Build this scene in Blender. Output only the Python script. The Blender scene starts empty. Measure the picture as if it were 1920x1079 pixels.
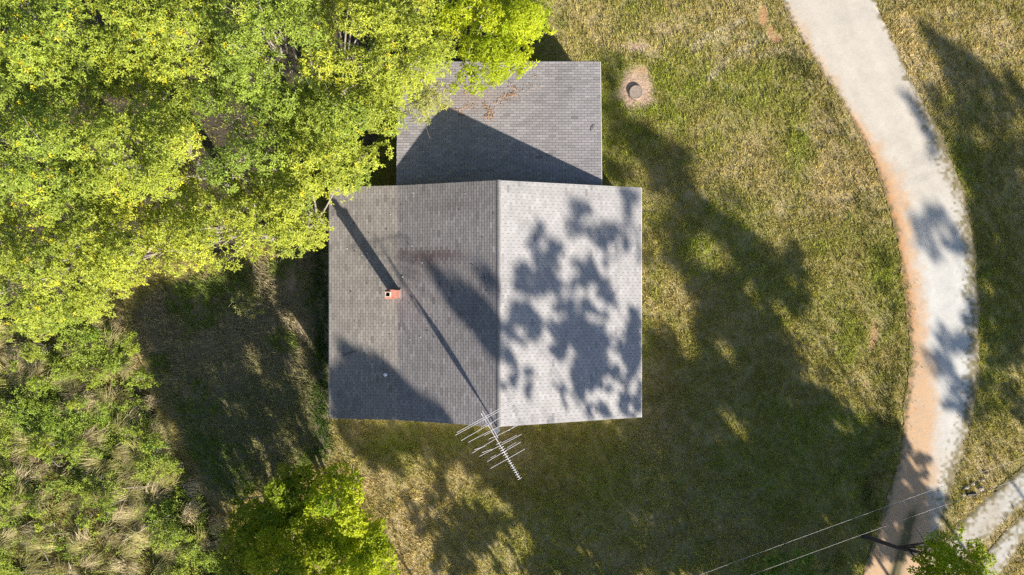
import bpy, math
import numpy as np
from mathutils import Matrix, Vector

rng = np.random.default_rng(11)
sc = bpy.context.scene
COL = sc.collection

# ------------------------------------------------------------------ camera, light, exposure
H, FPX, CX, CY = 37.1, 1361.0, 960.0, 539.5       # drone height (m), focal length in photo pixels
cam = bpy.data.cameras.new('camera')
cam.sensor_width = 36.0
cam.lens = 36.0 * FPX / 1920.0
cam.clip_end = 1500
camo = bpy.data.objects.new('camera', cam)
camo.location = (0, 0, H)
COL.objects.link(camo)
sc.camera = camo

SUN_EL = math.radians(25.5)
UX, UY = 0.565, -0.825                             # ground direction towards the sun
KSH = 1.0 / math.tan(SUN_EL)
w = bpy.data.worlds.new('World')
sc.world = w
w.use_nodes = True
nt = w.node_tree
nt.nodes.clear()
sky = nt.nodes.new('ShaderNodeTexSky')
sky.sky_type = 'NISHITA'
sky.sun_disc = False
sky.ozone_density = 2.2
sky.sun_elevation = SUN_EL
sky.sun_rotation = math.atan2(UX, UY)
bg = nt.nodes.new('ShaderNodeBackground')
bg.inputs['Strength'].default_value = 0.068
wo = nt.nodes.new('ShaderNodeOutputWorld')
nt.links.new(sky.outputs[0], bg.inputs[0])
nt.links.new(bg.outputs[0], wo.inputs[0])

sun = bpy.data.lights.new('sun', 'SUN')
sun.energy = 5.0
sun.angle = math.radians(0.75)
sun.color = (1.0, 0.92, 0.80)
suno = bpy.data.objects.new('sun', sun)
to_sun = Vector((UX * math.cos(SUN_EL), UY * math.cos(SUN_EL), math.sin(SUN_EL)))
suno.rotation_euler = to_sun.to_track_quat('Z', 'Y').to_euler()
suno.location = (20, -30, 30)
COL.objects.link(suno)

sc.view_settings.view_transform = 'Standard'
sc.view_settings.look = 'None'
sc.view_settings.gamma = 1.0
sc.view_settings.use_curve_mapping = False
sc.view_settings.exposure = 1.25
sc.cycles.max_bounces = 6
sc.cycles.transparent_max_bounces = 4
sc.cycles.use_denoising = False

# ------------------------------------------------------------------ helpers
def P(px, py, z=0.0):
    """a point of the photograph, measured at height z, in metres"""
    k = (H - z) / FPX
    return np.array([(px - CX) * k, (CY - py) * k, z])

def PP(pts, z=0.0):
    pts = np.asarray(pts, float)
    k = (H - z) / FPX
    return np.stack([(pts[:, 0] - CX) * k, (CY - pts[:, 1]) * k], 1)

def to_px(x, y, z=0.0):
    k = FPX / (H - z)
    return CX + x * k, CY - y * k

def Zm(x0, y0, s, rows):
    """rows measured on an enlarged crop, back to photograph pixels"""
    out = []
    for r in rows:
        r = list(r)
        r[0] = x0 + r[0] / s
        r[1] = y0 + r[1] / s
        if len(r) > 2:
            r[2] = r[2] / s
        if len(r) > 3:
            r[3] = r[3] / s
        out.append(tuple(r))
    return out

_LAT = np.random.default_rng(5).random((256, 256))
def vnoise(x, y, scale, seed=0):
    x = np.asarray(x) / scale + seed * 17.31
    y = np.asarray(y) / scale + seed * 9.77
    xi = np.floor(x).astype(int); yi = np.floor(y).astype(int)
    fx = x - xi; fy = y - yi
    fx = fx * fx * (3 - 2 * fx); fy = fy * fy * (3 - 2 * fy)
    a = _LAT[xi % 256, yi % 256]; b = _LAT[(xi + 1) % 256, yi % 256]
    c = _LAT[xi % 256, (yi + 1) % 256]; d = _LAT[(xi + 1) % 256, (yi + 1) % 256]
    return (a * (1 - fx) + b * fx) * (1 - fy) + (c * (1 - fx) + d * fx) * fy

def fbm(x, y, scale, seed=0, octaves=4):
    t = 0; amp = 1; s = 0
    for o in range(octaves):
        t = t + amp * vnoise(x, y, scale / 2 ** o, seed + o * 3)
        s += amp; amp *= 0.55
    return t / s

def inside(poly, x, y):
    poly = np.asarray(poly, float)
    r = np.zeros(np.shape(x), bool)
    n = len(poly)
    for i in range(n):
        x1, y1 = poly[i]; x2, y2 = poly[(i + 1) % n]
        c = ((y1 > y) != (y2 > y)) & (x < (x2 - x1) * (y - y1) / (y2 - y1 + 1e-12) + x1)
        r ^= c
    return r

def edge_dist(poly, x, y, skip=None):
    poly = np.asarray(poly, float)
    d = np.full(np.shape(x), 1e9)
    n = len(poly)
    for i in range(n):
        a = poly[i]; b = poly[(i + 1) % n]
        if skip and skip(a, b):
            continue
        ab = b - a
        t = np.clip(((x - a[0]) * ab[0] + (y - a[1]) * ab[1]) / (ab @ ab + 1e-9), 0, 1)
        d = np.minimum(d, np.hypot(x - a[0] - t * ab[0], y - a[1] - t * ab[1]))
    return d

def smooth(a, b, x):
    t = np.clip((x - a) / (b - a), 0, 1)
    return t * t * (3 - 2 * t)

def unit(v):
    return v / (np.linalg.norm(v, axis=-1, keepdims=True) + 1e-9)

def mk(name, V, F, mat, parent=None, col=None, kind=None, smooth_shade=False):
    """link arrays as one mesh object"""
    V = np.asarray(V, np.float32); F = np.asarray(F, np.int32)
    me = bpy.data.meshes.new(name)
    me.vertices.add(len(V)); me.vertices.foreach_set('co', V.ravel())
    k = F.shape[1]
    me.loops.add(F.size); me.loops.foreach_set('vertex_index', F.ravel())
    me.polygons.add(len(F))
    me.polygons.foreach_set('loop_start', np.arange(0, F.size, k, dtype=np.int32))
    me.polygons.foreach_set('use_smooth', np.full(len(F), bool(smooth_shade)))
    if col is not None:
        add_col(me, col)
    me.update(calc_edges=True)
    if mat: me.materials.append(mat)
    o = bpy.data.objects.new(name, me)
    COL.objects.link(o)
    if parent: o.parent = parent
    if kind: o['kind'] = kind
    return o

def add_col(me, col):
    a = me.color_attributes.new('Col', 'FLOAT_COLOR', 'POINT')
    c = np.ones((len(me.vertices), 4), np.float32)
    c[:, :3] = col
    a.data.foreach_set('color', c.ravel())

class MB:
    """collects boxes, tubes and lathes, then links them as ONE mesh object"""
    def __init__(s): s.v = []; s.f = []
    def box(s, c, size, M=None):
        b = len(s.v)
        for dz in (-.5, .5):
            for dx, dy in ((-.5, -.5), (.5, -.5), (.5, .5), (-.5, .5)):
                p = Vector((dx * size[0], dy * size[1], dz * size[2]))
                if M is not None: p = M @ p
                s.v.append(tuple(Vector(c) + p))
        s.f += [tuple(b + i for i in q) for q in ((0, 3, 2, 1), (4, 5, 6, 7), (0, 1, 5, 4), (1, 2, 6, 5), (2, 3, 7, 6), (3, 0, 4, 7))]
        return s
    def tube(s, pts, rad, n=6, cap=True):
        pts = [Vector(tuple(p)) for p in pts]
        if not hasattr(rad, '__len__'): rad = [rad] * len(pts)
        b = len(s.v)
        for i, p in enumerate(pts):
            t = (pts[min(i + 1, len(pts) - 1)] - pts[max(i - 1, 0)])
            t = t.normalized() if t.length > 1e-9 else Vector((0, 0, 1))
            r = Vector((1, 0, 0)) if abs(t.x) < .9 else Vector((0, 1, 0))
            a = t.cross(r).normalized(); c = t.cross(a)
            for k in range(n):
                th = 2 * math.pi * k / n
                s.v.append(tuple(p + rad[i] * (math.cos(th) * a + math.sin(th) * c)))
        for i in range(len(pts) - 1):
            for k in range(n):
                k2 = (k + 1) % n
                s.f.append((b + i * n + k, b + i * n + k2, b + (i + 1) * n + k2, b + (i + 1) * n + k))
        if cap:
            s.f.append(tuple(b + k for k in range(n))[::-1])
            s.f.append(tuple(b + (len(pts) - 1) * n + k for k in range(n)))
        return s
    def prism(s, ring0, ring1):
        b = len(s.v); n = len(ring0)
        s.v += [tuple(p) for p in ring0] + [tuple(p) for p in ring1]
        s.f.append(tuple(b + i for i in range(n))[::-1]); s.f.append(tuple(b + n + i for i in range(n)))
        for i in range(n):
            j = (i + 1) % n
            s.f.append((b + i, b + j, b + n + j, b + n + i))
        return s
    def lathe(s, prof, c=(0, 0, 0), n=32):
        b = len(s.v); m = len(prof)
        for r, z in prof:
            for k in range(n):
                th = 2 * math.pi * k / n
                s.v.append((c[0] + r * math.cos(th), c[1] + r * math.sin(th), c[2] + z))
        for i in range(m - 1):
            for k in range(n):
                k2 = (k + 1) % n
                s.f.append((b + i * n + k, b + i * n + k2, b + (i + 1) * n + k2, b + (i + 1) * n + k))
        s.f.append(tuple(b + (m - 1) * n + k for k in range(n)))
        return s
    def build(s, name, mat, parent=None, smooth_shade=False, kind=None):
        me = bpy.data.meshes.new(name)
        me.from_pydata(s.v, [], s.f)
        me.validate(); me.update()
        if smooth_shade:
            me.polygons.foreach_set('use_smooth', np.ones(len(me.polygons), bool))
        me.materials.append(mat)
        o = bpy.data.objects.new(name, me)
        COL.objects.link(o)
        if parent: o.parent = parent
        if kind: o['kind'] = kind
        return o

def thing(name, label, cat, loc=(0, 0, 0), group=None):
    o = bpy.data.objects.new(name, None)
    o.empty_display_size = .3
    COL.objects.link(o)
    o['label'] = label; o['category'] = cat
    if group: o['group'] = group
    return o

def tag(o, label, cat, group=None):
    o['label'] = label; o['category'] = cat
    if group: o['group'] = group
    return o

# ------------------------------------------------------------------ materials
def new_mat(name):
    m = bpy.data.materials.new(name); m.use_nodes = True
    t = m.node_tree; t.nodes.clear()
    out = t.nodes.new('ShaderNodeOutputMaterial')
    return m, t, out

def leaf_mat(name, trans=0.34, gloss=0.25, rough=.5):
    m, t, out = new_mat(name)
    a = t.nodes.new('ShaderNodeAttribute'); a.attribute_name = 'Col'
    p = t.nodes.new('ShaderNodeBsdfPrincipled')
    p.inputs['Roughness'].default_value = rough
    p.inputs['Specular IOR Level'].default_value = gloss
    t.links.new(a.outputs['Color'], p.inputs['Base Color'])
    tr = t.nodes.new('ShaderNodeBsdfTranslucent')
    mu = t.nodes.new('ShaderNodeMix'); mu.data_type = 'RGBA'; mu.blend_type = 'MULTIPLY'
    mu.inputs['Factor'].default_value = 1.0
    mu.inputs['B'].default_value = (1.35, 1.35, 0.6, 1)
    t.links.new(a.outputs['Color'], mu.inputs['A'])
    t.links.new(mu.outputs['Result'], tr.inputs['Color'])
    mx = t.nodes.new('ShaderNodeMixShader'); mx.inputs[0].default_value = trans
    t.links.new(p.outputs[0], mx.inputs[1]); t.links.new(tr.outputs[0], mx.inputs[2])
    t.links.new(mx.outputs[0], out.inputs[0])
    return m

def rough_mat(name, base=None, vcol=False, rough=.9, spec=.2, n1=(30, .25), n2=(4, .15), bump=(40, .02), metallic=0.0, tint=None):
    """base colour (or the Col attribute) broken up by two noises, with a noise bump"""
    m, t, out = new_mat(name)
    p = t.nodes.new('ShaderNodeBsdfPrincipled')
    p.inputs['Roughness'].default_value = rough
    p.inputs['Specular IOR Level'].default_value = spec
    p.inputs['Metallic'].default_value = metallic
    geo = t.nodes.new('ShaderNodeNewGeometry')
    if vcol:
        a = t.nodes.new('ShaderNodeAttribute'); a.attribute_name = 'Col'
        cur = a.outputs['Color']
    else:
        a = t.nodes.new('ShaderNodeRGB'); a.outputs[0].default_value = (*base, 1)
        cur = a.outputs[0]
    for sc_, amt in (n1, n2):
        n = t.nodes.new('ShaderNodeTexNoise'); n.inputs['Scale'].default_value = sc_
        n.inputs['Detail'].default_value = 5; n.inputs['Roughness'].default_value = .65
        t.links.new(geo.outputs['Position'], n.inputs['Vector'])
        mr = t.nodes.new('ShaderNodeMapRange')
        mr.inputs['From Min'].default_value = .25; mr.inputs['From Max'].default_value = .75
        mr.inputs['To Min'].default_value = 1 - amt; mr.inputs['To Max'].default_value = 1 + amt
        t.links.new(n.outputs['Fac'], mr.inputs['Value'])
        vm = t.nodes.new('ShaderNodeVectorMath'); vm.operation = 'SCALE'
        t.links.new(cur, vm.inputs[0]); t.links.new(mr.outputs[0], vm.inputs['Scale'])
        cur = vm.outputs[0]
    t.links.new(cur, p.inputs['Base Color'])
    if bump[1] > 0:
        n = t.nodes.new('ShaderNodeTexNoise'); n.inputs['Scale'].default_value = bump[0]
        n.inputs['Detail'].default_value = 4
        t.links.new(geo.outputs['Position'], n.inputs['Vector'])
        b = t.nodes.new('ShaderNodeBump'); b.inputs['Distance'].default_value = bump[1]
        b.inputs['Strength'].default_value = .8
        t.links.new(n.outputs['Fac'], b.inputs['Height'])
        t.links.new(b.outputs[0], p.inputs['Normal'])
    t.links.new(p.outputs[0], out.inputs[0])
    return m

M_leaf = leaf_mat('leaf', .19, .3)
M_leaf_bright = leaf_mat('leaf_bright', .45, .2)
M_grass = leaf_mat('grass_blade', .25, .12, .6)
M_straw = leaf_mat('straw', .12, .1, .7)
M_ground = rough_mat('ground_soil', vcol=True, n1=(14, .35), n2=(2.2, .22), bump=(11, .06))
M_road = rough_mat('gravel', vcol=True, n1=(34, .08), n2=(1.1, .04), bump=(30, .012), rough=.95)
M_shingle = rough_mat('shingle', vcol=True, n1=(60, .16), n2=(1.3, .08), bump=(90, .004), rough=.92)
M_deck = rough_mat('roof_underlay', (.10, .096, .097))
M_ridge = rough_mat('ridge_shingle', (.22, .205, .20), n1=(50, .2), bump=(80, .004))
M_wall = rough_mat('house_siding', (.42, .40, .36), n1=(8, .1), bump=(20, .005))
M_trim = rough_mat('painted_trim', (.55, .53, .50), n1=(9, .15), bump=(20, .002))
M_clay = rough_mat('flue_clay', (.62, .50, .42), n1=(20, .15))
M_flue_dark = rough_mat('flue_dark', (.012, .011, .010))  # near-black, for the dark hole inside the flue
M_alu = rough_mat('weathered_aluminium', (.62, .60, .62), rough=.5, spec=.5, n1=(12, .12), n2=(3, .06), bump=(30, .0005), metallic=.25)
M_white = rough_mat('white_painted_metal', (.74, .73, .78), rough=.5, spec=.4, n1=(14, .10), bump=(20, .001))
M_mast = rough_mat('grey_steel', (.26, .25, .26), rough=.6, metallic=.3, n1=(15, .2))
M_bark = rough_mat('grey_bark', (.27, .235, .20), n1=(16, .35), n2=(3, .2), bump=(22, .03))
M_bark_dark = rough_mat('dark_bark', (.075, .062, .06), n1=(16, .35), n2=(3, .2), bump=(22, .03))
M_dead = rough_mat('bleached_wood', (.46, .38, .29), n1=(20, .2), bump=(30, .01))
M_conc = rough_mat('rough_concrete', (.27, .22, .18), n1=(40, .3), n2=(7, .35), bump=(40, .02))
M_cable = rough_mat('cable_sheath', (.42, .40, .36), rough=.5, spec=.4, n1=(9, .05), bump=(9, 0))
M_pole = rough_mat('pole_timber', (.17, .14, .11), n1=(12, .3), bump=(20, .01))
M_rock = rough_mat('pale_rock', (.32, .28, .235), n1=(12, .3), n2=(3, .2), bump=(14, .03))
M_dark = rough_mat('black_plastic', (.02, .02, .022), rough=.5, n1=(9, .1), bump=(9, 0))

# brick, for the chimney
M_brick, t, out = new_mat('chimney_brick')
p = t.nodes.new('ShaderNodeBsdfPrincipled'); p.inputs['Roughness'].default_value = .9
tc = t.nodes.new('ShaderNodeTexCoord')
br = t.nodes.new('ShaderNodeTexBrick')
br.inputs['Scale'].default_value = 1.0
br.inputs['Color1'].default_value = (.40, .13, .085, 1); br.inputs['Color2'].default_value = (.50, .19, .13, 1)
br.inputs['Mortar'].default_value = (.42, .30, .26, 1)
br.inputs['Brick Width'].default_value = .2; br.inputs['Row Height'].default_value = .075; br.inputs['Mortar Size'].default_value = .006
mp = t.nodes.new('ShaderNodeMapping'); mp.inputs['Rotation'].default_value = (math.pi / 2, 0, 0)
cx_ = t.nodes.new('ShaderNodeSeparateXYZ'); cm = t.nodes.new('ShaderNodeCombineXYZ'); ad = t.nodes.new('ShaderNodeMath')
t.links.new(tc.outputs['Object'], cx_.inputs[0])
t.links.new(cx_.outputs[0], ad.inputs[0]); t.links.new(cx_.outputs[1], ad.inputs[1])
t.links.new(ad.outputs[0], cm.inputs[0]); t.links.new(cx_.outputs[2], cm.inputs[1])
t.links.new(cm.outputs[0], br.inputs['Vector'])
t.links.new(br.outputs['Color'], p.inputs['Base Color'])
t.links.new(p.outputs[0], out.inputs[0])

# ------------------------------------------------------------------ plan of the place (measured on the photograph)
ROOF_L, ROOF_B, ROOF_R, ROOF_E = (-8.59, 2.96), (-5.29, 3.41), (-.59, 5.06), (6.12, 2.70)     # x, z of left eave, break, ridge, right eave
YS, YN = -6.156, 4.74                                                                          # gable ends
RX0, RX1, RY0, RY1, RZ0, RZ1 = -5.43, 4.185, 4.44, 10.73, 3.15, 2.60                            # rear roof

def roof_z(x):
    xs, zs = zip(ROOF_L, ROOF_B, ROOF_R, ROOF_E)
    return np.interp(x, xs, zs)

def surface(px, py):
    """world point on roof or ground under a photo pixel"""
    X = np.zeros_like(px); Y = np.zeros_like(px); Zz = np.zeros_like(px)
    z = np.full_like(px, 3.5)
    for _ in range(8):
        k = (H - z) / FPX
        X = (px - CX) * k; Y = (CY - py) * k
        z = roof_z(X)
    on = (X > ROOF_L[0]) & (X < ROOF_E[0]) & (Y > YS) & (Y < YN)
    z2 = np.full_like(px, 2.9)
    for _ in range(4):
        k = (H - z2) / FPX
        X2 = (px - CX) * k; Y2 = (CY - py) * k
        z2 = RZ0 + (RZ1 - RZ0) * np.clip((Y2 - RY0) / (RY1 - RY0), 0, 1)
    on2 = (X2 > RX0) & (X2 < RX1) & (Y2 > RY0) & (Y2 < RY1) & ~on
    g = ~(on | on2)
    k = H / FPX
    X = np.where(on, X, np.where(on2, X2, (px - CX) * k))
    Y = np.where(on, Y, np.where(on2, Y2, (CY - py) * k))
    Zz = np.where(on, z, np.where(on2, z2, 0.0))
    return X, Y, Zz

ROAD_L = [(1300, -420), (1380, -220), (1452, -30), (1465, 0), (1490, 50), (1530, 120), (1580, 195), (1620, 270), (1650, 340), (1674, 420), (1690, 500), (1700, 570),
          (1705, 640), (1706, 700), (1698, 760), (1690, 830), (1674, 900), (1655, 960), (1636, 1010), (1615, 1079), (1590, 1160), (1560, 1280)]
ROAD_R = [(1485, -420), (1560, -220), (1628, -30), (1642, 0), (1668, 60), (1702, 130), (1737, 200), (1768, 260), (1794, 320), (1816, 390), (1829, 470), (1836, 560),
          (1837, 640), (1834, 700), (1826, 770), (1811, 830), (1798, 880), (1786, 930), (1776, 990), (1765, 1079), (1745, 1160), (1720, 1280)]
TRACK_A = ([(2010, 800), (1925, 872), (1870, 915), (1825, 955), (1788, 990), (1760, 1030), (1735, 1090)],
           [(2030, 876), (1930, 942), (1892, 976), (1854, 1012), (1820, 1040), (1800, 1070), (1780, 1115)])
TRACK_B = ([(2010, 905), (1925, 958), (1886, 992), (1858, 1024), (1838, 1052), (1820, 1100)],
           [(2030, 955), (1930, 1006), (1908, 1034), (1890, 1060), (1874, 1085), (1862, 1125)])

CLEARING = [(225, 590), (300, 525), (420, 500), (600, 440), (625, 480), (622, 800), (640, 850), (560, 900), (480, 930), (420, 960), (390, 940), (330, 830), (270, 700)]
BRUSH = [(-80, 610), (100, 610), (205, 600), (235, 640), (272, 720), (305, 790), (332, 850), (385, 940), (420, 990), (435, 1100), (440, 1180), (-80, 1180)]
CANOPY = [(-120, -140), (1010, -140), (1046, -60), (1040, 20), (1046, 75), (1040, 110), (1005, 125), (985, 158), (945, 160), (915, 188), (872, 178), (838, 205),
          (825, 232), (795, 243), (770, 236), (748, 262), (742, 312), (700, 330), (684, 352), (660, 380), (625, 388), (615, 440), (585, 470), (556, 490),
          (510, 500), (480, 498), (440, 508), (400, 520), (372, 512), (330, 525), (300, 523), (268, 545), (240, 562), (222, 590), (200, 620), (140, 632),
          (80, 648), (40, 640), (-120, 660)]

def gz(x, y, rows):
    px, py = to_px(x, y)
    t = np.zeros(np.shape(x))
    for a, b, ra, rb, wt in rows:
        t = np.maximum(t, wt * np.exp(-(((px - a) / ra) ** 2 + ((py - b) / rb) ** 2)))
    return t

STRAW = [(1860, 960, 90, 80, .7), (1120, 30, 60, 60, .8), (1350, 100, 120, 40, .6), (1450, 380, 120, 160, .35), (1240, 60, 95, 50, .95), (1190, 88, 45, 16, 1), (1340, 60, 90, 40, .6), (770, 1000, 45, 120, 1), (712, 900, 34, 34, .9), (1850, 870, 60, 60, .8),
         (548, 570, 40, 110, .8), (1380, 300, 90, 120, .35), (1640, 690, 60, 90, .4), (1540, 640, 90, 60, .35), (1880, 90, 60, 60, .4), (1700, 110, 20, 120, .7), (1890, 1000, 60, 80, .7),
         (1245, 340, 60, 40, .3), (1300, 350, 40, 40, .3), (1760, 930, 60, 50, .6), (655, 815, 25, 20, .5), (1460, 100, 60, 10, .8), (1070, 80, 40, 60, .5)]
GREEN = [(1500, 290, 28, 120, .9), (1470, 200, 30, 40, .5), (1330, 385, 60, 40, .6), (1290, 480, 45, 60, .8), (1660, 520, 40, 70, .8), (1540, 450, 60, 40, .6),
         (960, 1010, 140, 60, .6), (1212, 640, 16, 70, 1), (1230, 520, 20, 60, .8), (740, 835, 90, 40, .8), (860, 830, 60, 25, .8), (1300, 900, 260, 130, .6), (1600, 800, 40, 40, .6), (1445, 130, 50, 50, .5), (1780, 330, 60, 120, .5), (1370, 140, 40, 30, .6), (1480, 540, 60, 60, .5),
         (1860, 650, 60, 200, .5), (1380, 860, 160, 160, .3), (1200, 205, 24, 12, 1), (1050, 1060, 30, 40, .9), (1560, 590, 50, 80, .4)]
CLAYP = [(1432, 30, 8, 22, 1.3), (1446, 60, 7, 14, 1.4), (1457, 74, 8, 8, 1.6), (1641, 625, 6, 24, 1.2), (1636, 648, 6, 14, 1.2), (1205, 132, 12, 8, .9), (1628, 720, 10, 8, .7), (1612, 560, 14, 10, .5)]
BARE = [(1192, 168, 36, 40, 1.6), (1186, 160, 30, 30, 1.4), (1212, 185, 18, 24, 1.2), (1195, 88, 36, 12, 1.0), (545, 530, 22, 40, .8), (560, 620, 22, 28, .8), (1270, 40, 30, 30, .7)]

def paths_mask(x, y, rows):
    px, py = to_px(x, y)
    t = np.zeros(np.shape(x))
    for pts, wd, wt in rows:
        d = np.full(np.shape(x), 1e9)
        for (x1, y1), (x2, y2) in zip(pts[:-1], pts[1:]):
            ab = np.array([x2 - x1, y2 - y1], float)
            q = np.clip(((px - x1) * ab[0] + (py - y1) * ab[1]) / (ab @ ab), 0, 1)
            d = np.minimum(d, np.hypot(px - x1 - q * ab[0], py - y1 - q * ab[1]))
        t = np.maximum(t, wt * np.exp(-(d / wd) ** 2))
    return t

WHEELS = [([(1300, 92), (1335, 65), (1392, 38)], 8, .9), ([(1330, 148), (1360, 115), (1415, 80), (1440, 70)], 7, .9),
          ([(1430, 105), (1460, 95), (1500, 103)], 9, .7), ([(1340, 75), (1400, 62), (1450, 66)], 6, .6)]

ROADPOLY = np.array(ROAD_L + ROAD_R[::-1], float)
TRA = np.array(TRACK_A[0] + TRACK_A[1][::-1], float)
TRB = np.array(TRACK_B[0] + TRACK_B[1][::-1], float)

def lerp(a, b, t):
    return a + (np.asarray(b) - a) * t[:, None]

def veg(x, y):
    """colour of the ground plants, of the soil, cover (0..1) and height, all as they grow there"""
    px, py = to_px(x, y)
    n = len(x)
    n1 = fbm(x, y, 5.0, 1); n2 = fbm(x, y, 1.3, 2); n3 = fbm(x, y, 12., 7); n4 = vnoise(x, y, .45, 9)
    straw = np.clip(gz(x, y, STRAW) + smooth(.42, .68, .55 * n1 + .45 * n2) * .7, 0, 1)
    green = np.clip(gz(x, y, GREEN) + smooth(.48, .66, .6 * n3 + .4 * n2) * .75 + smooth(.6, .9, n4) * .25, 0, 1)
    c = np.tile(np.array([.222, .195, .050]), (n, 1))
    c = lerp(c, [.385, .305, .145], straw * .9)
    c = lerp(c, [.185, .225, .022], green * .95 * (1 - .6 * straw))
    wheel = np.clip(paths_mask(x, y, WHEELS) * 1.2 - .35 * n4, 0, 1)
    c = lerp(c, [.34, .30, .19], wheel)
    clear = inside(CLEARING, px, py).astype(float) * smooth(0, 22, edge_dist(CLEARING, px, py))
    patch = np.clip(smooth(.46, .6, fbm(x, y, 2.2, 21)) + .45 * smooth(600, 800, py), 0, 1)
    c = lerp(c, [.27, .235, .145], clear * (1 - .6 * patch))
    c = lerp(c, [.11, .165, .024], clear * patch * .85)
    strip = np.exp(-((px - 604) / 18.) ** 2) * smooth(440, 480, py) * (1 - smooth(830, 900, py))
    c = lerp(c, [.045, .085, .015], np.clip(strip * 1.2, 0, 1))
    soil = np.tile(np.array([.215, .180, .070]), (n, 1))
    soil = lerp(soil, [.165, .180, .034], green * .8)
    soil = lerp(soil, [.31, .245, .14], straw * .8)
    soil = lerp(soil, [.32, .28, .17], wheel)
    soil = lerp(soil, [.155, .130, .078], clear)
    clay = np.clip(gz(x, y, CLAYP) * (.6 + .8 * n4) + 0, 0, 1)
    bare = np.clip(gz(x, y, BARE) * 1.35 - .5 * n4 - .35 * n2, 0, 1)
    soil = lerp(soil, [.33, .235, .165], bare)
    soil = lerp(soil, [.34, .165, .085], np.clip(clay * 1.3 - .45 * n4 - .2, 0, 1) * .85)
    cover = np.clip(1 - 1.15 * bare - 1.1 * clay - .25 * straw, 0, 1)
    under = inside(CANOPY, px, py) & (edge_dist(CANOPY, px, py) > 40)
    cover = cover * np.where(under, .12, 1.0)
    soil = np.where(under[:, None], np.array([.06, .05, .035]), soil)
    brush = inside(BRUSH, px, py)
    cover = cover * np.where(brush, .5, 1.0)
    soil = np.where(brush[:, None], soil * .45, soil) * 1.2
    c = c * 1.38
    dl = edge_dist(np.array(ROAD_L, float), px, py, lambda a, b: abs(a[1] - b[1]) > 400)
    verge = np.exp(-((dl - 34) / 26.) ** 2) * (px < 1720) * smooth(.45, .7, fbm(x, y, .9, 25, 2)) * (py > 100)
    c = lerp(c, [.115, .125, .035], np.clip(verge * .8, 0, 1))
    hgt = .10 * verge + .05 + .05 * n2 + .03 * green + .05 * straw * n4 + .07 * clear
    return c, soil, cover, hgt

# ------------------------------------------------------------------ ground, one sheet out to the horizon
def axis(lo, hi, step, far):
    core = np.arange(lo, hi + 1e-6, step)
    out = np.array([hi + 3, hi + 10, hi + 30, hi + 90, far])
    return np.concatenate([-out[::-1] + (lo + hi), core, out])
gx = axis(-32, 32, .16, 420); gy = axis(-20, 20, .16, 420)
GX, GY = np.meshgrid(gx, gy, indexing='ij')
vx, vy = GX.ravel(), GY.ravel()
core = (np.abs(vx) <= 32.1) & (np.abs(vy) <= 20.1)
gzv = np.where(core, -.02 - .05 * fbm(vx, vy, 3.0, 4) , -.05)
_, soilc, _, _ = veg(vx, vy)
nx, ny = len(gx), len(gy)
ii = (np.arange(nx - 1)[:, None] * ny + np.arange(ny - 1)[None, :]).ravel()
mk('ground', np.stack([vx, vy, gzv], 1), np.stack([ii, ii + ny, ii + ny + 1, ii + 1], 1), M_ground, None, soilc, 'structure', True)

# ------------------------------------------------------------------ gravel road and the two tracks that join it
def resample(pts, n):
    pts = np.asarray(pts, float)
    # Catmull-Rom through the points, then even spacing
    q = np.vstack([2 * pts[0] - pts[1], pts, 2 * pts[-1] - pts[-2]])
    o = []
    for i in range(1, len(q) - 2):
        for t_ in np.linspace(0, 1, 12, endpoint=False):
            a, b, c_, d = q[i - 1], q[i], q[i + 1], q[i + 2]
            o.append(.5 * (2 * b + (c_ - a) * t_ + (2 * a - 5 * b + 4 * c_ - d) * t_ ** 2 + (3 * b - a - 3 * c_ + d) * t_ ** 3))
    o.append(pts[-1])
    o = np.array(o)
    s = np.concatenate([[0], np.cumsum(np.hypot(*np.diff(o, axis=0).T))])
    si = np.linspace(0, s[-1], n)
    return np.stack([np.interp(si, s, o[:, 0]), np.interp(si, s, o[:, 1])], 1)

CLAYW = ([-430, 150, 190, 270, 340, 420, 500, 570, 640, 700, 760, 830, 900, 960, 1079, 1280],
         [.0, .02, .05, .13, .20, .21, .20, .22, .27, .34, .42, .48, .55, .70, .80, .85])

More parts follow.
